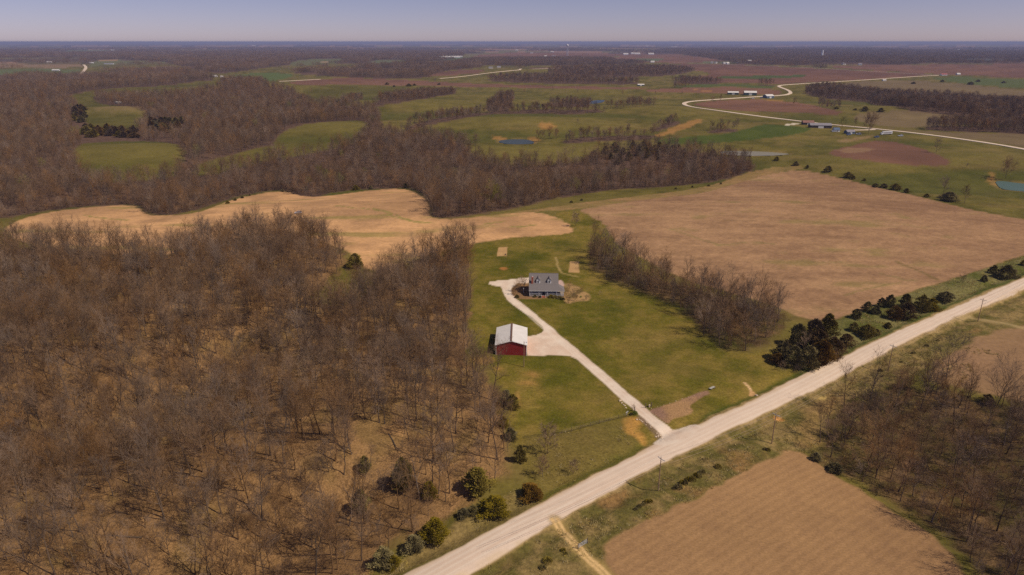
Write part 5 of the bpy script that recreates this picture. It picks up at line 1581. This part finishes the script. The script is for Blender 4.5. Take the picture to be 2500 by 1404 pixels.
m = MB(); m.tube([Vector((0, 0, 2.2)), Vector((0, 0, 2.3)), Vector((0, 0, 2.6))], [.06, .18, .1], 6, cap=True); m.obj('lantern', WHITE, e)
tag(e, 'white lamp post at the left corner of the house', 'lamp post')

# ------------------------------------------------------------------ small things round the entrance
ROCK = mat('limestone', A(206, 178, 146), 0.95, 0.2, 3.0)
def rock(px, py, s, lb, grp):
    x, y, z = P(px, py)
    bm = bmesh.new()
    bmesh.ops.create_icosphere(bm, subdivisions=2, radius=1)
    R = random.Random(int(px * 7 + py))
    for v in bm.verts:
        n = v.co.normalized()
        v.co = n * (1 + 0.3 * math.sin(n.x * 3 + px) * math.cos(n.y * 4 + py) + R.uniform(-.1, .1))
        v.co.z *= 0.65
    me = bpy.data.meshes.new('rock')
    bm.to_mesh(me); bm.free()
    me.materials.append(ROCK)
    o = bpy.data.objects.new('rock', me)
    COL.objects.link(o)
    o.location = (x, y, z + s * .25)
    o.scale = (s, s * R.uniform(.7, 1.1), s)
    tag(o, lb, 'rock', grp)
for px, py, s in [(1514, 979, .55), (1518, 984, .35), (1522, 988, .3), (1525, 991, .38), (1528, 996, .3)]:
    rock(px, py, s, 'pale boulder in the row left of the driveway', 'boulders lining the driveway')
for k in range(16):
    t = RNG.random()
    rock(1556 + 60 * t + RNG.uniform(-6, 6), 1018 + 52 * t + RNG.uniform(-4, 4), RNG.uniform(.18, .36), 'small stone on the stony bank beside the drive mouth', 'stones on the drive bank')
for k in range(9):
    rock(1590 + k * 15, 998 - k * 4.6 + RNG.uniform(-1, 1), RNG.uniform(.12, .2), 'small edging stone along the top of the mulch bed', 'edging stones of the mulch bed')
rock(1848, 963, .5, 'pale rock beside the dirt heap of the washed out gully', None)
WOODP = mat('old_wood', A(112, 92, 74), 0.95, 0.25, 3.0)
GREYW = mat('grey_boards', A(176, 166, 148), 0.9, 0.15, 2.0)
for px, py, h, lb in [(1576, 996, 1.6, 'dark wooden post right of the drive, nearer the drive'), (1590, 993, 1.6, 'dark wooden post right of the drive, by the mulch bed'), (1549, 1004, 1.6, 'brown wooden post left of the drive entrance')]:
    x, y, z = P(px, py)
    e = empty('gate_post', (x, y, z))
    m = MB(); m.tube([Vector((0, 0, -.4)), Vector((0, 0, h))], [.14, .13], 8, cap=True); m.obj('post', WOODP, e)
    m = MB(); m.tube([Vector((0, 0, h)), Vector((0, 0, h + .12))], [.17, .1], 8, cap=True); m.obj('cap', WOODP, e)
    tag(e, lb, 'post')
for px, py, lb in [(1529, 1013, 'left of two small white signs by the drive entrance'), (1532, 1011, 'right of two small white signs by the drive entrance')]:
    x, y, z = P(px, py)
    e = empty('small_sign', (x, y, z), .2)
    m = MB(); m.box(-.04, .04, -.04, .04, -.3, 1.1); m.obj('post', WHITE, e)
    m = MB(); m.box(-.2, .2, -.07, -.04, .85, 1.15); m.obj('panel', WHITE, e)
    tag(e, lb, 'sign')
x, y, z = P(1585, 994)
e = empty('stone_lantern', (x, y, z))
m = MB(); m.tube([Vector((0, 0, -.1)), Vector((0, 0, .5)), Vector((0, 0, .8))], [.28, .2, .3], 8, cap=True); m.obj('body', ROCK, e)
m = MB(); m.tube([Vector((0, 0, .8)), Vector((0, 0, 1.05))], [.34, .06], 8, cap=True); m.obj('cap', ROCK, e)
tag(e, 'small pale stone ornament between two dark posts by the drive', 'ornament')
# slatted farm wagon on the lawn
x, y, z = P(1738, 949)
e = empty('slat_wagon', (x, y, z), math.radians(38), 0.6)
for k in range(5):
    m = MB(); m.box(-2.2, 2.2, -.75 + k * .32, -.47 + k * .32, .72, .78); m.obj('slat', GREYW, e)
for sx in (-1.5, 1.5):
    for sy in (-.8, .8):
        m = MB(); m.tube([Vector((sx, sy - .08, .42)), Vector((sx, sy + .08, .42))], [.42, .42], 12, cap=True); m.obj('wheel', WOODP, e)
m = MB(); m.box(-2.1, 2.1, -.1, .1, .5, .7); m.box(-1.6, -1.4, -.75, .75, .45, .6); m.box(1.4, 1.6, -.75, .75, .45, .6); m.obj('chassis', WOODP, e)
m = MB(); m.tube([Vector((2.1, 0, .55)), Vector((4.0, 0, .2))], [.06, .05], 5, cap=True); m.obj('drawbar', WOODP, e)
for k in range(3):
    m = MB(); m.box(-2.2, -2.12, -.7 + k * .55, -.6 + k * .55, .78, 1.5); m.obj('end_rack', GREYW, e)
tag(e, 'grey slatted farm wagon at the end of the mulch bed on the lawn', 'wagon')
# pipe gate on the field track
x0, y0, z0 = P(1411, 1340)
x1, y1, z1 = P(1434, 1326)
g = empty('pipe_gate', (x0, y0, z0), math.atan2(y1 - y0, x1 - x0))
L = math.hypot(x1 - x0, y1 - y0)
for xx in (0, L):
    m = MB(); m.tube([Vector((xx, 0, -.4)), Vector((xx, 0, 1.6))], [.12, .11], 8, cap=True); m.obj('post', WOODP, g)
for k in range(5):
    m = MB(); m.tube([Vector((.15, 0, .25 + k * .26)), Vector((L - .15, 0, .25 + k * .26 + (z1 - z0)))], [.03, .03], 5); m.obj('rail', STEEL, g)
tag(g, 'grey pipe gate across the dirt field track', 'gate')
# fence along the top of the bank
FP = [(1372, 1058), (1395, 1052), (1418, 1046), (1441, 1040), (1464, 1034), (1487, 1028), (1510, 1021), (1530, 1016)]
fp = [P(*q) for q in FP]
f = empty('wire_fence', fp[0])
o0 = Vector(fp[0])
for q in fp:
    d = Vector(q) - o0
    m = MB(); m.tube([d + Vector((0, 0, -.3)), d + Vector((0, 0, 1.25))], [.08, .07], 6, cap=True); m.obj('post', WOODP, f)
for hgt in (.4, .8, 1.15):
    m = MB(); m.tube([Vector(q) - o0 + Vector((0, 0, hgt)) for q in fp], [.012] * len(fp), 4); m.obj('wire', WIRE, f)
tag(f, 'low wire fence with dark posts across the lawn bank', 'fence')
for px, py, lb in [(1234, 623, 'dark wooden barrel at the corner of the left garden plot')]:
    x, y, z = P(px, py)
    m = MB(); m.tube([Vector((0, 0, -.05)), Vector((0, 0, .4)), Vector((0, 0, .8))], [.35, .42, .35], 10, cap=True)
    o = m.obj('barrel', WOODP, smooth=False); o.location = (x, y, z); tag(o, lb, 'barrel')

# ------------------------------------------------------------------ car in the hay field
def car(px, py, rz, paint, lb, s=1.0, grp=None):
    x, y, z = P(px, py)
    e = empty('parked_car', (x, y, z), rz, s)
    bm = MB()
    prof = [(-2.3, .35), (-2.35, .8), (-2.2, 1.0), (-1.0, 1.08), (2.2, 1.1), (2.35, .85), (2.3, .35)]
    for sy in (-.9, .9):
        bm.poly([(a, sy, b) for a, b in (prof if sy > 0 else prof[::-1])])
    for k in range(len(prof)):
        a, b_ = prof[k], prof[(k + 1) % len(prof)]
        bm.poly([(a[0], -.9, a[1]), (b_[0], -.9, b_[1]), (b_[0], .9, b_[1]), (a[0], .9, a[1])][::-1])
    body = bm.obj('body', paint, e)
    c = MB()
    lo, hi = [(-1.15, 1.06), (2.1, 1.1)], [(-.35, 1.62), (1.75, 1.66)]
    q = [(lo[0][0], .85, lo[0][1]), (lo[1][0], .85, lo[1][1]), (hi[1][0], .7, hi[1][1]), (hi[0][0], .7, hi[0][1])]
    r = [(a, -b, c_) for a, b, c_ in q]
    c.poly(q[::-1]); c.poly(r)
    c.poly([q[0], q[3], r[3], r[0]][::-1]); c.poly([q[1], q[2], r[2], r[1]])
    c.obj('window', DARKGL, e)
    m = MB(); m.box(-.45, 1.85, -.74, .74, 1.64, 1.7); m.obj('roof', paint, e)
    for wx in (-1.45, 1.45):
        for wy in (-.86, .86):
            m = MB(); m.tube([Vector((wx, wy - .1, .36)), Vector((wx, wy + .1, .36))], [.36, .36], 12, cap=True); wh = m.obj('wheel', mat_tyre, e)
            m = MB(); m.tube([Vector((wx, wy - .11, .36)), Vector((wx, wy + .11, .36))], [.2, .2], 8, cap=True); m.obj('rim', STEEL, wh)
    for wy in (-.6, .6):
        m = MB(); m.box(-2.38, -2.3, wy - .2, wy + .2, .7, .88); m.obj('headlight', WHITE, e)
    return tag(e, lb, 'car', grp)
mat_tyre = mat('tyre', (.02, .02, .02), .9)
SILVER = mat('silver_paint', A(196, 192, 196), 0.35, 0.03, 1, spec=0.5)
BLUE = mat('blue_paint', A(86, 96, 126), 0.35, 0.03, 1, spec=0.5)
car(728, 521, math.radians(8), SILVER, 'silver sport utility car parked in the hay field behind bare trees')

# ------------------------------------------------------------------ farms in the distance
def building(px, py, wpx, depth, eave, ridge, wallm, roofm, lb, grp=None, rz=0.0, name='farm_shed', gable_front=False, door=True, cat='building'):
    x, y, z = P(px, py)
    w = wpx * mpp(x, y)
    e = empty(name, (x, y, z - .3), rz)
    a = w / 2
    m = MB(); m.box(-a, a, 0, depth, -1, eave)
    if gable_front:
        m.poly([(-a, 0, eave), (a, 0, eave), (0, 0, ridge)]); m.poly([(a, depth, eave), (-a, depth, eave), (0, depth, ridge)])
    else:
        m.poly([(-a, 0, eave), (-a, depth / 2, ridge), (-a, depth, eave)][::-1]); m.poly([(a, 0, eave), (a, depth / 2, ridge), (a, depth, eave)])
    m.obj('wall', wallm, e)
    o = .4
    m = MB()
    if gable_front:
        m.slab([(-a - o, -o, eave), (0, -o, ridge + .25), (0, depth + o, ridge + .25), (-a - o, depth + o, eave)][::-1], .2)
        m.slab([(0, -o, ridge + .25), (a + o, -o, eave), (a + o, depth + o, eave), (0, depth + o, ridge + .25)][::-1], .2)
    else:
        m.slab([(-a - o, -o, eave), (a + o, -o, eave), (a + o, depth / 2, ridge + .25), (-a - o, depth / 2, ridge + .25)], .2)
        m.slab([(-a - o, depth / 2, ridge + .25), (a + o, depth / 2, ridge + .25), (a + o, depth + o, eave), (-a - o, depth + o, eave)], .2)
    m.obj('roof', roofm, e)
    if door:
        m = MB(); m.box(-a * .25, a * .25, -.12, -.02, 0, eave * .8); m.obj('door', WHITE if wallm is not WHITE_WALL else GREYM, e)
    return tag(e, lb, cat, grp)
WHITE_WALL = mat('white_wall', A(214, 206, 200), .7, .05)
GREYM = mat('grey_metal', A(140, 130, 128), .6, .08, .5)
GREENM = mat('green_metal', A(70, 88, 84), .6, .08, .5)
BLUEM = mat('blue_grey_metal', A(92, 104, 120), .6, .08, .5)
DARKW = mat('dark_boards', A(78, 68, 64), .9, .1, .5)
REDR = mat('red_roof', A(170, 96, 88), .7, .08, .5)
BROWNR = mat('brown_roof', A(140, 100, 84), .8, .1, .5)
CREAM = mat('cream_wall', A(206, 190, 168), .8, .06, .5)
building(2004, 313, 50, 11, 4.0, 6.5, DARKW, GREYM, 'long grey roofed livestock shed by the far gravel road', rz=-.12)
building(1974, 305, 26, 9, 3.4, 6.0, DARKW, BROWNR, 'brown roofed barn left of the long grey shed', rz=-.1)
building(2044, 322, 13, 8, 3.0, 5.2, WHITE_WALL, BLUEM, 'small pale house left in the far farmyard')
building(2078, 327, 20, 8, 2.8, 5.0, BLUEM, GREYM, 'low blue grey house right in the far farmyard', rz=.15)
building(1790, 231, 25, 14, 4.5, 7.0, GREENM, WHITE_ROOF, 'left of three white roofed farm sheds by the far road', rz=-.2)
building(1832, 233, 29, 18, 6.0, 9.5, GREENM, WHITE_ROOF, 'largest white roofed farm shed by the far road', rz=-.2)
building(1881, 240, 21, 15, 5.0, 8.0, BLUEM, WHITE_ROOF, 'blue walled white roofed shed nearest the far road bend', rz=.3)
building(1565, 210, 16, 9, 3.5, 5.5, GREENM, WHITE_ROOF, 'lone white roofed shed on the far green slope')
building(289, 253, 16, 5, 2.8, 3.8, BLUEM, WHITE_ROOF, 'long white trailer home in the far left clearing', name='trailer_home', rz=-.1)
for k, (px, py, w) in enumerate([(1067, 143.5, 19), (1098, 141, 50), (1105, 139.5, 48)]):
    building(px, py, w, 16, 6, 9, WHITE_WALL, WHITE_ROOF, ['short white poultry house at the left of the far row', 'long white poultry house in front of the far row', 'long white poultry house at the back of the far row'][k], door=False)
for k, (px, py, w) in enumerate([(1528, 134, 12), (1545, 132.5, 9), (1556, 133, 14), (1590, 133.5, 14)]):
    building(px, py, w, 25, 10, 16, WHITE_WALL, WHITE_ROOF, ['leftmost white shed of the far central farm', 'tall narrow white barn of the far central farm', 'broad white shed in the middle of the far central farm', 'low white shed at the right of the far central farm'][k], door=False)
building(1593, 153, 10, 18, 6, 10, WHITE_WALL, WHITE_ROOF, 'small white house below the far central farm', door=False)
for px, py, w, lb in [(119, 152.5, 12, 'white shed on the far green field at left edge'), (135, 173, 17, 'long white trailer home above the left wood'), (222, 154.5, 10, 'white house beside the far left road'), (265, 157, 22, 'grey farm sheds right of the far left road'), (524, 188, 9, 'white roofed shed in the wood left of centre'), (541, 190, 7, 'small white house right of the shed in the wood')]:
    building(px, py, w, 10, 4, 6.5, WHITE_WALL, WHITE_ROOF if 'grey' not in lb else GREYM, lb, door=False)
building(1198, 168, 10, 12, 6, 9, CREAM, GREYM, 'cream house beside the far crossroads', door=False)
building(1218, 166, 9, 12, 5, 9, CREAM, GREYM, 'grey roofed shed right of the cream house at the far crossroads', door=False)
building(2306, 184.5, 14, 12, 4, 7, WHITE_WALL, REDR, 'red roofed farmhouse at the end of the far right road', door=False)
building(2341, 183, 8, 10, 4, 7, WHITE_WALL, WHITE_ROOF, 'white barn right of the red roofed farmhouse', door=False)
building(2160, 198, 8, 8, 3, 5, WHITE_WALL, WHITE_ROOF, 'white shed under the trees by the far right road', door=False)
for px, py in [(1738, 155), (1749, 155), (1769, 156), (1778, 157), (1800, 154), (1830, 151), (1845, 146), (1850, 143), (1900, 145), (1903, 152), (1935, 146), (2062, 158), (2100, 159.5), (2178, 155), (1822, 128), (1847, 128), (1298, 130), (1262, 123), (1320, 121), (1348, 128), (1370, 118), (1642, 115), (1650, 115), (2198, 109), (193, 119), (205, 119), (168, 136), (180, 135), (275, 123), (620, 112), (740, 109), (1048, 109), (1322, 106), (1580, 113), (2340, 122), (2040, 142), (1332, 139), (1352, 139)]:
    building(px, py, RNG.uniform(5, 9), 14, RNG.uniform(5, 8), RNG.uniform(9, 13), WHITE_WALL, WHITE_ROOF if RNG.random() < .7 else GREYM, 'tiny white house dotted among the hazy far woods', 'far white houses', rz=RNG.uniform(-.5, .5), name='far_house', door=False)
# grain elevator and water tower
x, y, z = P(2006, 140)
e = empty('grain_elevator', (x, y, z))
m = MB(); m.tube([Vector((0, 0, -2)), Vector((0, 0, 52))], [9, 9], 12, cap=True); m.obj('silo', WHITE_WALL, e)
m = MB(); m.box(-75, -10, -10, 10, -2, 16); m.obj('shed', BLUEM, e)
m = MB(); m.box(-8, 8, -6, 6, 52, 60); m.obj('head_house', GREYM, e)
tag(e, 'pale grain elevator with blue sheds in the far town', 'grain elevator')
x, y, z = P(1385, 136)
e = empty('water_tower', (x, y, z))
m = MB()
for k in range(4):
    a = k * math.pi / 2 + .4
    m.tube([Vector((math.cos(a) * 9, math.sin(a) * 9, -2)), Vector((math.cos(a) * 4, math.sin(a) * 4, 78))], [1.3, 1.3], 5)
m.obj('legs', STEEL, e)
m = MB(); m.tube([Vector((0, 0, 74)), Vector((0, 0, 80)), Vector((0, 0, 90)), Vector((0, 0, 97))], [2, 10, 10, 1], 14, cap=True); m.obj('tank', WHITE_WALL, e, smooth=True)
tag(e, 'slender white water tower on the horizon', 'water tower')
# vehicles and clutter in the far yard
x, y, z = P(2165, 329)
t = empty('box_trailer', (x, y, z), .22)
m = MB(); m.box(-7, 7, -1.3, 1.3, 1.2, 4.4); m.obj('body', WHITE_WALL, t)
m = MB(); m.box(-5.6, 5.6, -1.34, -1.305, 1.9, 3.4); m.obj('side_panel', GREYM, t)
m = MB(); m.box(-9.2, -7.1, -1.2, 1.2, .6, 3.0); m.obj('cab', WHITE_WALL, t)
for wx in (-8.2, 4.2, 5.4):
    for wy in (-1.1, 1.1):
        m = MB(); m.tube([Vector((wx, wy - .15, .5)), Vector((wx, wy + .15, .5))], [.5, .5], 10, cap=True); m.obj('wheel', mat_tyre, t)
tag(t, 'white box lorry parked right of the widest tree at the far farmyard', 'lorry')
for px, py, rz, pt, lb in [(2036, 322, .1, SILVER, 'white car left of the far farmhouses'), (2072, 330, .4, BLUE, 'blue car before the far blue grey house'), (2096, 329, -.3, SILVER, 'white car right of the far blue grey house'), (2140, 336, .2, BLUE, 'dark car near the white lorry'), (2198, 333, .1, SILVER, 'white car right of the white lorry'), (1838, 241, .2, SILVER, 'white pickup in the far farm yard'), (1858, 240, .6, BLUE, 'dark tractor parked between the far farm sheds')]:
    car(px, py, rz, pt, lb, 1.35)

# ------------------------------------------------------------------ the air
hz_, nt, b = new_mat('haze')
nt.nodes.remove(b)
vol = nt.nodes.new('ShaderNodeVolumePrincipled')
vol.inputs['Color'].default_value = (0.54, 0.62, 1.0, 1)
vol.inputs['Density'].default_value = 6.2e-5
vol.inputs['Anisotropy'].default_value = 0.0
nt.links.new(vol.outputs[0], nt.nodes['Material Output'].inputs['Volume'])
m = MB()
zlow = float(VZ.min()) - 1.0
m.box(-80000, 80000, -80000, 80000, zlow, 122)
hb = m.obj('haze', hz_)
tag(hb, 'thin blue haze over the distant plain', kind='stuff')
